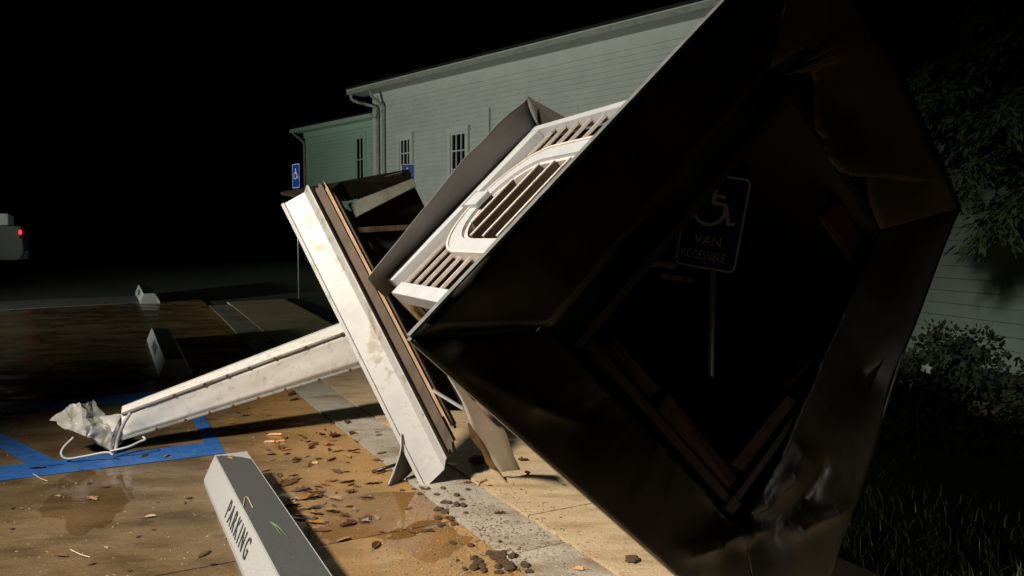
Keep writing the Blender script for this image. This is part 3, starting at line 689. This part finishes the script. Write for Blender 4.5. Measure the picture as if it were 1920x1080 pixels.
def add_window(b, X, s0, s1, z0, z1, cols, rows, mt):
    g = wbx('window', X, s0, s1, z0, z1, .016, .022, M_GLASS, b)
    tw = .12
    wbx('casing', X, s0-tw, s0, z0-.04, z1+.0, .016, .095, mt, g); wbx('casing', X, s1, s1+tw, z0-.04, z1, .016, .095, mt, g)
    wbx('head_casing', X, s0-tw-.02, s1+tw+.02, z1+.001, z1+.16, .016, .11, mt, g); wbx('sill', X, s0-tw-.03, s1+tw+.03, z0-.10, z0-.041, .016, .12, mt, g)
    zm = (z0+z1)/2
    for (a, c, dd) in ((z0, zm-.02, .026), (zm+.02, z1, .034)):
        for k in range(1, cols):
            s = s0+(s1-s0)*k/cols; wbx('muntin', X, s-.016, s+.016, a, c, .0225, dd+.012, mt, g)
        for k in range(1, rows):
            z = a+(c-a)*k/rows; wbx('muntin', X, s0+.04, s1-.04, z-.016, z+.016, .0225, dd+.008, mt, g)
    wbx('sash_rail', X, s0, s1, zm-.02, zm+.02, .0225, .05, mt, g)
    for (a, c) in ((s0, s0+.04), (s1-.04, s1)): wbx('sash_stile', X, a, c, z0, zm-.021, .0225, .044, mt, g); wbx('sash_stile', X, a, c, zm+.021, z1, .0225, .047, mt, g)
    wbx('sash_rail', X, s0+.041, s1-.041, z1-.045, z1, .0225, .048, mt, g)
    return g
CH = V((-4.0, 24.6, 0.0))       # far corner of the long wall
t_hit = onplane(702, 250, V((-1.44, 22, 0)), WN); CH = V((t_hit.x, t_hit.y, 0))
P95 = onplane(1155, 97, CH, WN); ZT = P95.z
SE = (onplane(1500, 200, CH, WN)-CH).dot(WD)
church, X, hit = make_wall('church_building', 'long white clapboard church with a deep eave and small paned windows', CH, WD, WN, 0, SE, .55, ZT, .135, M_CLAP)
wbx('frieze_board', X, -.02, SE, ZT-.02, ZT+.30, .016, .05, M_CLAP, church)
wbx('soffit', X, -.55, SE, ZT+.302, ZT+.33, .0, .50, M_GUT, church)
wbx('gutter', X, -.60, SE, ZT+.29, ZT+.43, .502, .63, M_GUT, church)
wbx('gutter_lip', X, -.60, SE, ZT+.415, ZT+.44, .631, .645, M_CLAP, church)
slab('roof', [X(-.62, ZT+.45, .66), X(SE, ZT+.45, .66), X(SE, ZT+1.55, -5.5), X(-.62, ZT+1.55, -5.5)], -.06, M_ROOF, church)
wbx('corner_board', X, -.03, .14, .55, ZT-.022, .0165, .04, M_CLAP, church)
for s in (.30, .62):
    gx = [X(-.45 if s < .5 else s, ZT+.29, .56), X(-.40 if s < .5 else s, ZT+.10, .50), X(s-.1 if s < .5 else s, ZT-.12, .12), X(s, ZT-.25, .085), X(s, .75, .085)]
    tube('downspout', spline(gx[:4], 5)+[gx[4]], .05, M_GUT, church, 8)
for (x0, x1, yt, yb) in ((752, 772, 260, 372), (848, 876, 249, 385)):
    a, zt = hit(x0, yt); c, _ = hit(x1, yt); zb = hit((x0+x1)/2, yb)[1]
    add_window(church, X, a, c, max(1.5, zb), hit((x0+x1)/2, yt)[1], 3, 2, M_CASE)
a, zt = hit(1010, 250); tube('service_wire', [X(a, zt+.3, .05), X(a, zt-1.2, .05)], .012, M_INK, church, 6)
a, zt = hit(920, 220); tube('service_wire', [X(a, zt+.25, .05), X(a, zt-.9, .05)], .010, M_INK, church, 6)
tube('service_wire', spline([X(-.3, ZT+.15, .5), X(.1, ZT-.2, .3), X(.35, ZT-.5, .2), X(.55, ZT-.1, .2), X(.62, ZT+.15, .3)], 6), .012, M_INK, church, 6)
# lower annex on the far end, set back
AN = CH-WN*1.6-WD*.6
ah = onplane(572, 270, AN, WN); AN0 = V((ah.x, ah.y, 0)); zta = onplane(640, 247, AN, WN).z
sl = (onplane(735, 260, AN, WN)-AN0).dot(WD)
annex, X2, hit2 = make_wall('church_annex', 'low white clapboard annex, green light painted on, joined to the far end of the church', AN0, WD, WN, 0, sl, .55, zta, .135, M_GREENCAST)
wbx('frieze_board', X2, -.02, sl, zta-.01, zta+.20, .016, .05, M_GREENCAST, annex)
wbx('soffit', X2, -.3, sl, zta+.202, zta+.23, 0, .38, M_GREENCAST, annex)
wbx('gutter', X2, -.35, sl, zta+.19, zta+.33, .382, .48, M_GREENCAST, annex)
slab('roof', [X2(-.35, zta+.34, .5), X2(sl, zta+.34, .5), X2(sl, zta+.75, -4), X2(-.35, zta+.75, -4)], -.05, M_ROOF, annex)
tube('downspout', [X2(-.2, zta+.19, .43), X2(.0, zta-.15, .09), X2(.06, zta-.3, .08), X2(.06, .7, .08)], .045, M_GUT, annex, 8)
a, _ = hit2(669, 258); c, _ = hit2(684, 258); add_window(annex, X2, a, c, 2.0, hit2(676, 258)[1], 2, 2, M_GREENCAST)
# near wing behind the shrubs
RD = V((.214, -1, 0)).normalized(); RN = V((-1, -.214, 0)).normalized()
RW = at(1700, 500, 9.6); RW.z = 0
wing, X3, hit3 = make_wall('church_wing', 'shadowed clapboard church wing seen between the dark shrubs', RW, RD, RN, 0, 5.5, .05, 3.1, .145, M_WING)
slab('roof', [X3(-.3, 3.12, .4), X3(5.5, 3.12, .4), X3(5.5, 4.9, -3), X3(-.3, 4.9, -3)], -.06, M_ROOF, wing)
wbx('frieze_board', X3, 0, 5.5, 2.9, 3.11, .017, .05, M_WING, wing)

# ------------------------------------------------------------------ pickup truck at the edge of the lawn, tail lamp lit
M_TRUCK = mat('silver truck paint', (.17, .175, .17), (.15, .155, .15), rough=.35, coat=.4, scale=3)
M_TYRE = mat('tyre rubber', (.012, .012, .012), rough=.85, bump=.3)
M_TAIL = mat('lit red tail lamp', (.5, .01, .01), rough=.2, emit=((1.0, .03, .03), 2.2))
M_BLK = mat('black plastic', (.02, .02, .02), rough=.5)
TY = 18.0; zt0 = .55
tr = thing('pickup_truck', 'silver pickup truck with a white bed cover and lit red tail lamp', 'truck', (-14, TY-1, zt0))
def tpt(x, z, y): return V((-11.35, TY, zt0+z))+V((-.87, -.49, 0))*x+V((-.49, .87, 0))*y      # x metres forward of the tail, y metres in from the near side
def ext(name, poly, y0, y1, mt, bevel=.03):
    n = len(poly); vs = [tpt(x, z, y0) for x, z in poly]+[tpt(x, z, y1) for x, z in poly]
    return mesh(name, vs, [tuple(range(n)), tuple(range(2*n-1, n-1, -1))]+[(i, n+i, n+(i+1) % n, (i+1) % n) for i in range(n)], mt, tr, bevel=bevel)
def archp(cx, r, z): return [(cx-r*math.cos(math.pi*k/10), z+r*math.sin(math.pi*k/10)) for k in range(11)]
ext('body', [(.02, 1.28), (.0, .62)]+[(.1, .48)]+archp(1.15, .48, .48)+archp(4.6, .48, .48)+[(5.5, .5), (5.55, .95), (4.1, 1.22), (2.3, 1.28)], 0, 1.95, M_TRUCK, .04)
ext('cab', [(1.95, 1.285), (2.05, 1.86), (3.3, 1.86), (4.0, 1.26)], .08, 1.87, M_TRUCK, .05)
ext('cab_window', [(2.2, 1.33), (2.26, 1.76), (3.22, 1.76), (3.65, 1.33)], .065, .079, M_GLASS, 0)
ext('bed_cover', [(.28, 1.29), (.28, 1.56), (1.9, 1.60), (1.9, 1.29)], .06, 1.89, M_CLAP, .03)
ext('rear_bumper', [(-.1, .72), (-.1, .5), (.12, .48), (.12, .72)], .04, 1.91, M_BLK, .02)
tail = ext('tail_lamp', [(.01, 1.24), (.01, .98), (.09, .98), (.09, 1.24)], -.012, .10, mat('red lamp lens', (.25, .01, .01), rough=.2), .01)
vs = [tpt(.055+.034*math.cos(k*math.pi/5), 1.13+.06*math.sin(k*math.pi/5), -.025) for k in range(10)]
mesh('lit_bulb', vs+[tpt(.055, 1.13, -.04)], [(k, (k+1) % 10, 10) for k in range(10)], M_TAIL, tail)
for cx in (1.15, 4.6):
    for y in (.02, 1.70):
        vs = []; fs = []
        pr_ = [(.20, .03), (.34, .0), (.38, .04), (.38, .18), (.34, .23), (.20, .2)]; ns = 24
        for k in range(ns):
            a = 2*math.pi*k/ns
            for r, yy in pr_: vs.append(tpt(cx+r*math.cos(a), .38+r*math.sin(a), y+yy))
        for k in range(ns):
            for m_ in range(5): fs.append((k*6+m_, k*6+m_+1, ((k+1) % ns)*6+m_+1, ((k+1) % ns)*6+m_))
        wh = mesh('wheel', vs, fs, M_TYRE, tr, smooth=True)
        rim = [tpt(cx+rr*math.cos(2*math.pi*k/16), .38+rr*math.sin(2*math.pi*k/16), y+yy) for rr, yy in ((.2, .035), (.06, .07)) for k in range(16)]
        mesh('rim', rim, [(k, (k+1) % 16, 16+(k+1) % 16, 16+k) for k in range(16)]+[tuple(range(16, 32))], M_GALV, wh)

# ------------------------------------------------------------------ trees, shrubs, grass
def foliage(name, pts_dirs, size, mt, parent, per=1, ratio=.35, droop=.3):
    vs, fs = [], []
    for (p, d) in pts_dirs:
        for _ in range(per):
            dd = (V(d)+V((rnd(-.6, .6), rnd(-.6, .6), rnd(-.5, .4)-droop))).normalized(); s = size*rnd(.5, 1.3)
            sd = dd.cross(V((rnd(-1, 1), rnd(-1, 1), rnd(-1, 1)))).normalized()*s*ratio; o_ = len(vs); q_ = V(p)+V((rnd(-1, 1), rnd(-1, 1), rnd(-1, 1)))*size*.4
            vs += [q_, q_+dd*s*.5+sd, q_+dd*s, q_+dd*s*.5-sd]; fs.append((o_, o_+1, o_+2, o_+3))
    return mesh(name, vs, fs, mt, parent)
M_CEDAR = mat('cedar foliage', (.014, .026, .009), (.022, .038, .012), rough=.8, scale=3, spec=.2)
M_LEAFD = mat('dark shrub leaf', (.010, .017, .007), (.016, .024, .010), rough=.85, scale=5, spec=.15)
M_BARK = mat('dark bark', (.05, .037, .026), (.03, .022, .016), rough=.9, scale=14, bump=.8, bscale=40)
ct = thing('cedar_tree', 'drooping dark cedar tree growing in front of the church wing', 'tree', (4.55, 6.4, 0))
B0 = V((4.55, 6.4, -.03))
tube('trunk', [B0, B0+V((.05, 0, 1.2)), B0+V((-.05, .05, 2.6)), B0+V((0, 0, 4.2)), B0+V((.05, 0, 5.6))], .13, M_BARK, ct, 10, .03)
sprays = []
for k in range(46):
    z = rnd(1.9, 5.4); a = rnd(0, 2*math.pi); ln = (1.9-.24*(z-1.5))*rnd(.55, 1.05)
    if k < 16: a = math.pi+rnd(-.9, .9); z = rnd(1.75, 3.2); ln = rnd(.8, 1.35)
    d = V((math.cos(a), math.sin(a), 0)); s0_ = B0+V((0, 0, z))
    path = spline([s0_, s0_+d*ln*.4+V((0, 0, .12)), s0_+d*ln*.8-V((0, 0, .05)), s0_+d*ln-V((0, 0, .25))], 6)
    tube('limb', path, .022, M_BARK, ct, 6, .004)
    for i, p in enumerate(path[3:]):
        for m_ in range(5):
            sdv = d.cross(V((0, 0, 1)))*random.choice((-1, 1)); tip = p+sdv*rnd(.05, .32)+d*rnd(.02, .2)-V((0, 0, rnd(.03, .25)))
            for g in range(7): sprays.append((p.lerp(tip, g/6), (tip-p).normalized()))
foliage('crown', sprays, .075, M_CEDAR, ct, 2, .16, .35)
def shrub(name, label, c, r, h, n, mt, size):
    s = thing(name, label, 'shrub', (c[0], c[1], 0)); c = V(c)
    for k in range(7):
        a = rnd(0, 6.28); tube('stem', [c+V((rnd(-.04, .04), rnd(-.04, .04), -.03)), c+V((math.cos(a)*r*.3, math.sin(a)*r*.3, h*.45)), c+V((math.cos(a)*r*.6, math.sin(a)*r*.6, h*.8))], .014, M_BARK, s, 5, .005)
    pts = []
    lumps = [(V((rnd(-.6, .6)*r, rnd(-.6, .6)*r, rnd(.25, .85)*h)), rnd(.3, .55)*r) for _ in range(14)]
    for k in range(n):
        lc, lr = random.choice(lumps); v = V((random.gauss(0, 1), random.gauss(0, 1), random.gauss(0, 1))).normalized()*lr*rnd(.6, 1.1)
        P = c+lc+v
        if P.z > .02: pts.append((P, v.normalized()))
    foliage('leaves', pts, size, mt, s, 1, .36, .1); return s
shrub('round_shrub', 'dark leafy shrub below the cedar boughs against the wing wall', (4.05, 7.0, 0), .4, .68, 3000, M_LEAFD, .05)
shrub('round_shrub', 'tall dark shrub at the foot of the cedar trunk', (4.85, 6.45, 0), .5, 1.0, 3600, M_LEAFD, .055)
shrub('low_shrub', 'low dark shrub spreading between the belfry and the grass', (3.05, 5.6, 0), .6, .62, 3400, M_LEAFD, .055)
# pale flower caught by the light
fb = at(1735, 692, 5.0); fl = thing('white_flower', 'single white bloom on a stem in the dark shrubs', 'flower', (fb.x, fb.y, 0))
tube('stem', [V((fb.x, fb.y, -.02)), V((fb.x-.05, fb.y, fb.z*.5)), fb], .006, M_LEAFD, fl, 5)
for k in range(5):
    a = k*1.256; d = V((math.cos(a), -.3, math.sin(a)*.7+.3)).normalized(); s = d.cross(V((0, 1, 0))).normalized()
    mesh('petal', [fb, fb+d*.02+s*.014, fb+d*.045, fb+d*.02-s*.014], [(0, 1, 2, 3)], mat('white petal', (.8, .78, .72), rough=.6), fl)
# grass along the walk's far edge
M_GRASS = mat('grass blade', (.08, .14, .035), (.17, .19, .07), rough=.4, scale=40, spots=(.38, .32, .18), spot_scale=22, spot_lo=.6)
vs, fs = [], []
for k in range(5200):
    u = U2+abs(random.gauss(0, .55))+.02; v = rnd(.6, 5.0); p = UV(u, v, -.012)
    hgt_ = rnd(.03, .13); a = rnd(0, 6.28); d = V((math.cos(a), math.sin(a), 0)); s = d.cross(V((0, 0, 1)))*rnd(.002, .005); b = rnd(.1, 1.1)*hgt_
    o_ = len(vs); vs += [p-s, p+s, p+s*.8+d*b*.35+V((0, 0, hgt_*.6)), p-s*.8+d*b*.35+V((0, 0, hgt_*.6)), p+d*b+V((0, 0, hgt_))]
    fs += [(o_, o_+1, o_+2, o_+3), (o_+3, o_+2, o_+4)]
g = mesh('grass', vs, fs, M_GRASS, base=(0, 0, 0)); tag(g, 'ragged wet grass growing along the edge of the walk', 'grass', kind='stuff')

# ------------------------------------------------------------------ litter on the pavement
LEAFM = [mat('leaf '+n, c, c2, rough=.5, scale=30, spots=(.05, .03, .02), spot_scale=60, spot_lo=.6) for n, c, c2 in
         (('russet', (.13, .050, .022), (.085, .034, .016)), ('dark', (.055, .034, .022), (.085, .05, .028)), ('amber', (.27, .125, .03), (.19, .085, .022)), ('tan', (.27, .18, .095), (.19, .12, .06)))]
LEAFN = ['russet', 'nearly black', 'amber yellow', 'pale tan']
def leaf_mesh(i):
    L_ = [(0, 0), (.18, .16), (.34, .14), (.42, .30), (.60, .18), (.80, .16), (1, 0)]
    if i % 3 == 0: L_ = [(0, 0), (.12, .2), (.25, .12), (.38, .36), (.52, .16), (.70, .26), (.78, .1), (1, 0)]
    if i % 3 == 1: L_ = [(0, 0), (.2, .12), (.45, .2), (.7, .15), (1, 0)]
    up_ = rnd(.15, .9); tw = rnd(-.6, .6); vs = []
    for x, y in L_: vs += [(x-.5, y, .02+up_*abs(y)*1.1+.25*up_*(x-.5)**2+tw*x*y), (x-.5, 0, .012+.3*up_*(x-.5)**2), (x-.5, -y*.9, .02+up_*abs(y)*.8+.25*up_*(x-.5)**2-tw*x*y)]
    n = len(L_); fs = []
    for k in range(n-1): fs += [(3*k, 3*k+3, 3*k+4, 3*k+1), (3*k+1, 3*k+4, 3*k+5, 3*k+2)]
    o_ = len(vs); vs += [(-.5, .012, .014), (-.5, -.012, .014), (-.78, .006, .05), (-.78, -.006, .05)]; fs.append((o_, o_+1, o_+3, o_+2))
    return vs, fs
LM = []
for i in range(9):
    for k in range(4):
        vs, fs = leaf_mesh(i); me = bpy.data.meshes.new('fallen_leaf'); me.from_pydata(vs, [], fs); me.materials.append(LEAFM[k]); LM.append((me, k))
def leaf(p, size, k=None, z=0.0, zone='on the wet pavement'):
    me, kk = random.choice([m_ for m_ in LM if k is None or m_[1] == k])
    size *= .65 if random.random() < .35 else 1.3
    o = bpy.data.objects.new('fallen_leaf', me); COL.objects.link(o); o.location = (p.x, p.y, hgt(p.y)+z-.003*0); o.scale = (size, size*rnd(.7, 1.1), size*rnd(.5, 1))
    o.rotation_euler = (rnd(-.12, .12), rnd(-.12, .12), rnd(0, 6.28))
    tag(o, f'{LEAFN[kk]} fallen leaf lying {zone}', 'leaf', f'{LEAFN[kk]} leaves {zone}'); return o
def zone_of(p, y):
    u, v = uv(p); us = uv(gnd(400, 850, .18))[0]
    if u > U0: return 'on the pale walk slabs'
    if v > vB1: return 'between the blue lines and the fallen spire'
    return 'on brown concrete between the wheel stop and the walk' if u > us else 'on the open brown concrete before the blue line'
def leaves(n, cx, cy, sx, sy, s0, s1, kinds):
    c = 0
    while c < n:
        x, y = random.gauss(cx, sx), random.gauss(cy, sy)
        if not (-20 < x < 1230 and 700 < y < 1085): continue
        p = gnd(x, y); u, v = uv(p)
        z = .003 if u < U0 else (.0105 if u < U1 else .0135)
        su, sv = upx(432, 905)
        if gnd(400, 850).x-.3 < p.x < gnd(620, 1080).x+.4 and abs(u-(uv(gnd(400, 850, .2))[0]+.1)) < .22: continue
        leaf(p, rnd(s0, s1), random.choice(kinds), z, zone_of(p, y)); c += 1
leaves(46, 590, 900, 60, 60, .035, .105, (0, 0, 1, 1, 3, 2))
leaves(26, 560, 830, 90, 25, .035, .085, (0, 2, 2, 1, 3))
leaves(14, 560, 905, 55, 50, .05, .10, (0, 0, 0, 1, 2, 3))
leaves(14, 640, 845, 70, 26, .04, .09, (0, 2, 2, 3, 0))
leaves(16, 620, 960, 50, 40, .05, .115, (0, 0, 1, 3))
leaves(24, 480, 780, 90, 20, .035, .085, (0, 1, 1, 2))
leaves(34, 200, 950, 160, 70, .03, .08, (1, 1, 3, 0))
leaves(18, 740, 985, 70, 50, .035, .085, (0, 1, 3))
leaves(10, 900, 900, 60, 20, .03, .07, (0, 1))
for x, y, s, k in ((684, 975, .10, 0), (620, 862, .09, 2), (548, 742, .12, 0), (552, 752, .1, 0), (70, 880, .09, 1), (575, 1010, .09, 1), (590, 832, .07, 2), (400, 930, .08, 0), (425, 1010, .07, 3), (655, 950, .08, 0), (870, 795, .07, 0)):
    u = uv(gnd(x, y))[0]; leaf(gnd(x, y), s, k, .003 if u < U0 else .0105, zone_of(gnd(x, y), y))
# splinters
M_SPL = mat('fresh split wood', (.55, .28, .12), (.62, .36, .18), rough=.7, scale=20)
for i, (x, y, ln, ang) in enumerate(((515, 816, .13, -.05), (560, 797, .11, .25), (505, 830, .09, .1), (525, 829, .08, .5), (905, 908, .12, 1.1), (1085, 1072, .05, 0), (812, 752, .08, -.5), (590, 870, .05, .3))):
    p = gnd(x, y); d = V((math.cos(ang), math.sin(ang), .04)); s = V((-d.y, d.x, 0)).normalized()
    zz = .004 if uv(p)[0] < U0 else .0125
    o = mesh('wood_splinter', [p+V((0, 0, zz))-d*ln/2, p+d*ln/2+s*.008+V((0, 0, zz)), p+d*ln/2*.8-s*.01+V((0, 0, zz)), p-d*ln*.45+s*.012+V((0, 0, zz)), p-d*ln*.3+V((0, 0, zz+.014)), p+d*ln*.4+V((0, 0, zz+.012))], [(0, 2, 1, 3), (0, 3, 4), (3, 1, 5, 4), (1, 2, 5), (2, 0, 4, 5)], M_SPL)
    tag(o, 'fresh orange wood splinter lying on the wet pavement', 'splinter', 'wood splinters on the pavement')
# mud clods
M_MUD = mat('wet mud clod', (.17, .105, .055), (.08, .05, .028), rough=.5, rough2=.8, scale=30, bump=1.0, bscale=60)
M_MUDT = mat('pale mud clod', (.17, .12, .075), (.11, .075, .045), rough=.8, scale=30, bump=1.0, bscale=60)
clods = []
for i in range(5):
    vs, fs = [], []
    nl, no = 6, 9
    for a in range(nl+1):
        th = math.pi*a/nl
        for b in range(no):
            ph = 2*math.pi*b/no; d = V((math.sin(th)*math.cos(ph), math.sin(th)*math.sin(ph), math.cos(th)))
            vs.append(d*(1+.55*noise.noise(d*1.7+V((i*7, 0, 0)))+.2*noise.noise(d*5+V((i*3, 1, 0)))))
    for a in range(nl):
        for b in range(no): fs.append((a*no+b, (a+1)*no+b, (a+1)*no+(b+1) % no, a*no+(b+1) % no))
    me = bpy.data.meshes.new('mud_clod'); me.from_pydata([tuple(v) for v in vs], [], fs); me.materials.append(M_MUD if i else M_MUDT); clods.append(me)
def clod(x, y, r, me, lab=None, grp=None):
    p = gnd(x, y); u = uv(p)[0]; o = bpy.data.objects.new('mud_clod', me); COL.objects.link(o); o.scale = (r*rnd(.7, 1.5), r*rnd(.7, 1.3), r*rnd(.35, .6))
    o.location = (p.x, p.y, (0 if u < U0 else .007 if u < U1 else .012)+r*.25); o.rotation_euler = (0, 0, rnd(0, 6.28))
    tag(o, lab or 'dark wet mud clod '+grp, 'mud clod', None if lab else 'mud clods '+grp); return o
for _ in range(26): clod(random.gauss(925, 32), random.gauss(1058, 14), rnd(.010, .030), random.choice(clods[1:]), grp='in the larger spill across the grey walk slab')
for _ in range(22): clod(random.gauss(845, 18), random.gauss(958, 16), rnd(.010, .026), random.choice(clods[1:]), grp='in the trail below the white cornice')
for _ in range(10): clod(random.gauss(800, 25), random.gauss(920, 8), rnd(.008, .022), random.choice(clods[1:]), grp='against the foot of the white cornice')
clod(1187, 1056, .034, clods[0], 'fist-sized pale mud clod resting against the dark rim of the belfry')
clod(946, 884, .035, clods[3], 'dark mud lump by the end of the torn white strip')
clod(895, 868, .05, clods[2], 'large black mud lump under the torn white strip')
# grit too fine to count
vs, fs = [], []
M_GRIT = mat('pavement grit', (.12, .08, .045), (.30, .22, .13), rough=.8, scale=9)
for k in range(2600):
    r_ = random.random()
    if r_ < .55: x, y = random.gauss(900, 90), random.gauss(1010, 60)
    elif r_ < .8: x, y = random.gauss(600, 120), random.gauss(880, 70)
    else: x, y = rnd(0, 1100), rnd(760, 1080)
    if y < 700: continue
    p = gnd(x, y); u = uv(p)[0]; s = rnd(.0015, .006); z = .001 if u < U0 else .008 if u < U1 else .013; a = rnd(0, 6.28); o_ = len(vs)
    e1 = V((math.cos(a), math.sin(a), 0))*s*rnd(1, 2.5); e2 = V((-math.sin(a), math.cos(a), 0))*s
    vs += [p+e1+V((0, 0, z)), p+e2+V((0, 0, z)), p-e1+V((0, 0, z)), p-e2+V((0, 0, z)), p+V((0, 0, z+s))]
    fs += [(o_, o_+1, o_+4), (o_+1, o_+2, o_+4), (o_+2, o_+3, o_+4), (o_+3, o_, o_+4)]
g = mesh('grit', vs, fs, M_GRIT, base=(0, 0, 0)); tag(g, 'fine grit and leaf crumbs scattered over the wet pavement', 'grit', kind='stuff')
# blades and a stalk lying on the near wheel stop
M_BLADE = mat('green grass blade', (.10, .17, .07), (.17, .22, .11), rough=.5, scale=20)
topz = .18+.004
for i, pts in enumerate((((506, 979), (528, 1004)), ((508, 979), (536, 1002)), ((507, 980), (539, 1006)))):
    P = [gnd(x, y, topz+.003*i) for x, y in pts]; P.insert(1, (P[0]+P[1])/2+V((0, 0, .008)))
    o = tube('grass_blade', spline(P, 4), .0025, M_BLADE, None, 5, .001); tag(o, 'green grass blade lying on top of the near granite wheel stop', 'grass blade', 'grass blades on the wheel stop')
P = [gnd(x, y, topz+.002) for x, y in ((456, 948), (462, 930), (474, 952))]
o = tube('dry_stalk', spline(P, 4), .003, mat('dry stalk', (.36, .27, .19), rough=.7), None, 5); tag(o, 'bent dry stalk lying on top of the near granite wheel stop', 'stalk')
lf = leaf(gnd(430, 860, .18), .05, 3, .182); lf['label'] = 'pale tan leaf lying on the end of the granite wheel stop'; del lf['group']
for x, y, x2, y2 in ((132, 1030, 170, 1045), (62, 888, 90, 902)):
    P = [gnd(x, y, .004), gnd((x+x2)/2, (y+y2)/2+2, .012), gnd(x2, y2, .004)]
    o = tube('twig', spline(P, 4), .003, mat('pale twig', (.45, .36, .24), rough=.7), None, 5); tag(o, 'pale bare twig lying on the wet brown concrete', 'twig', 'twigs on the lot')
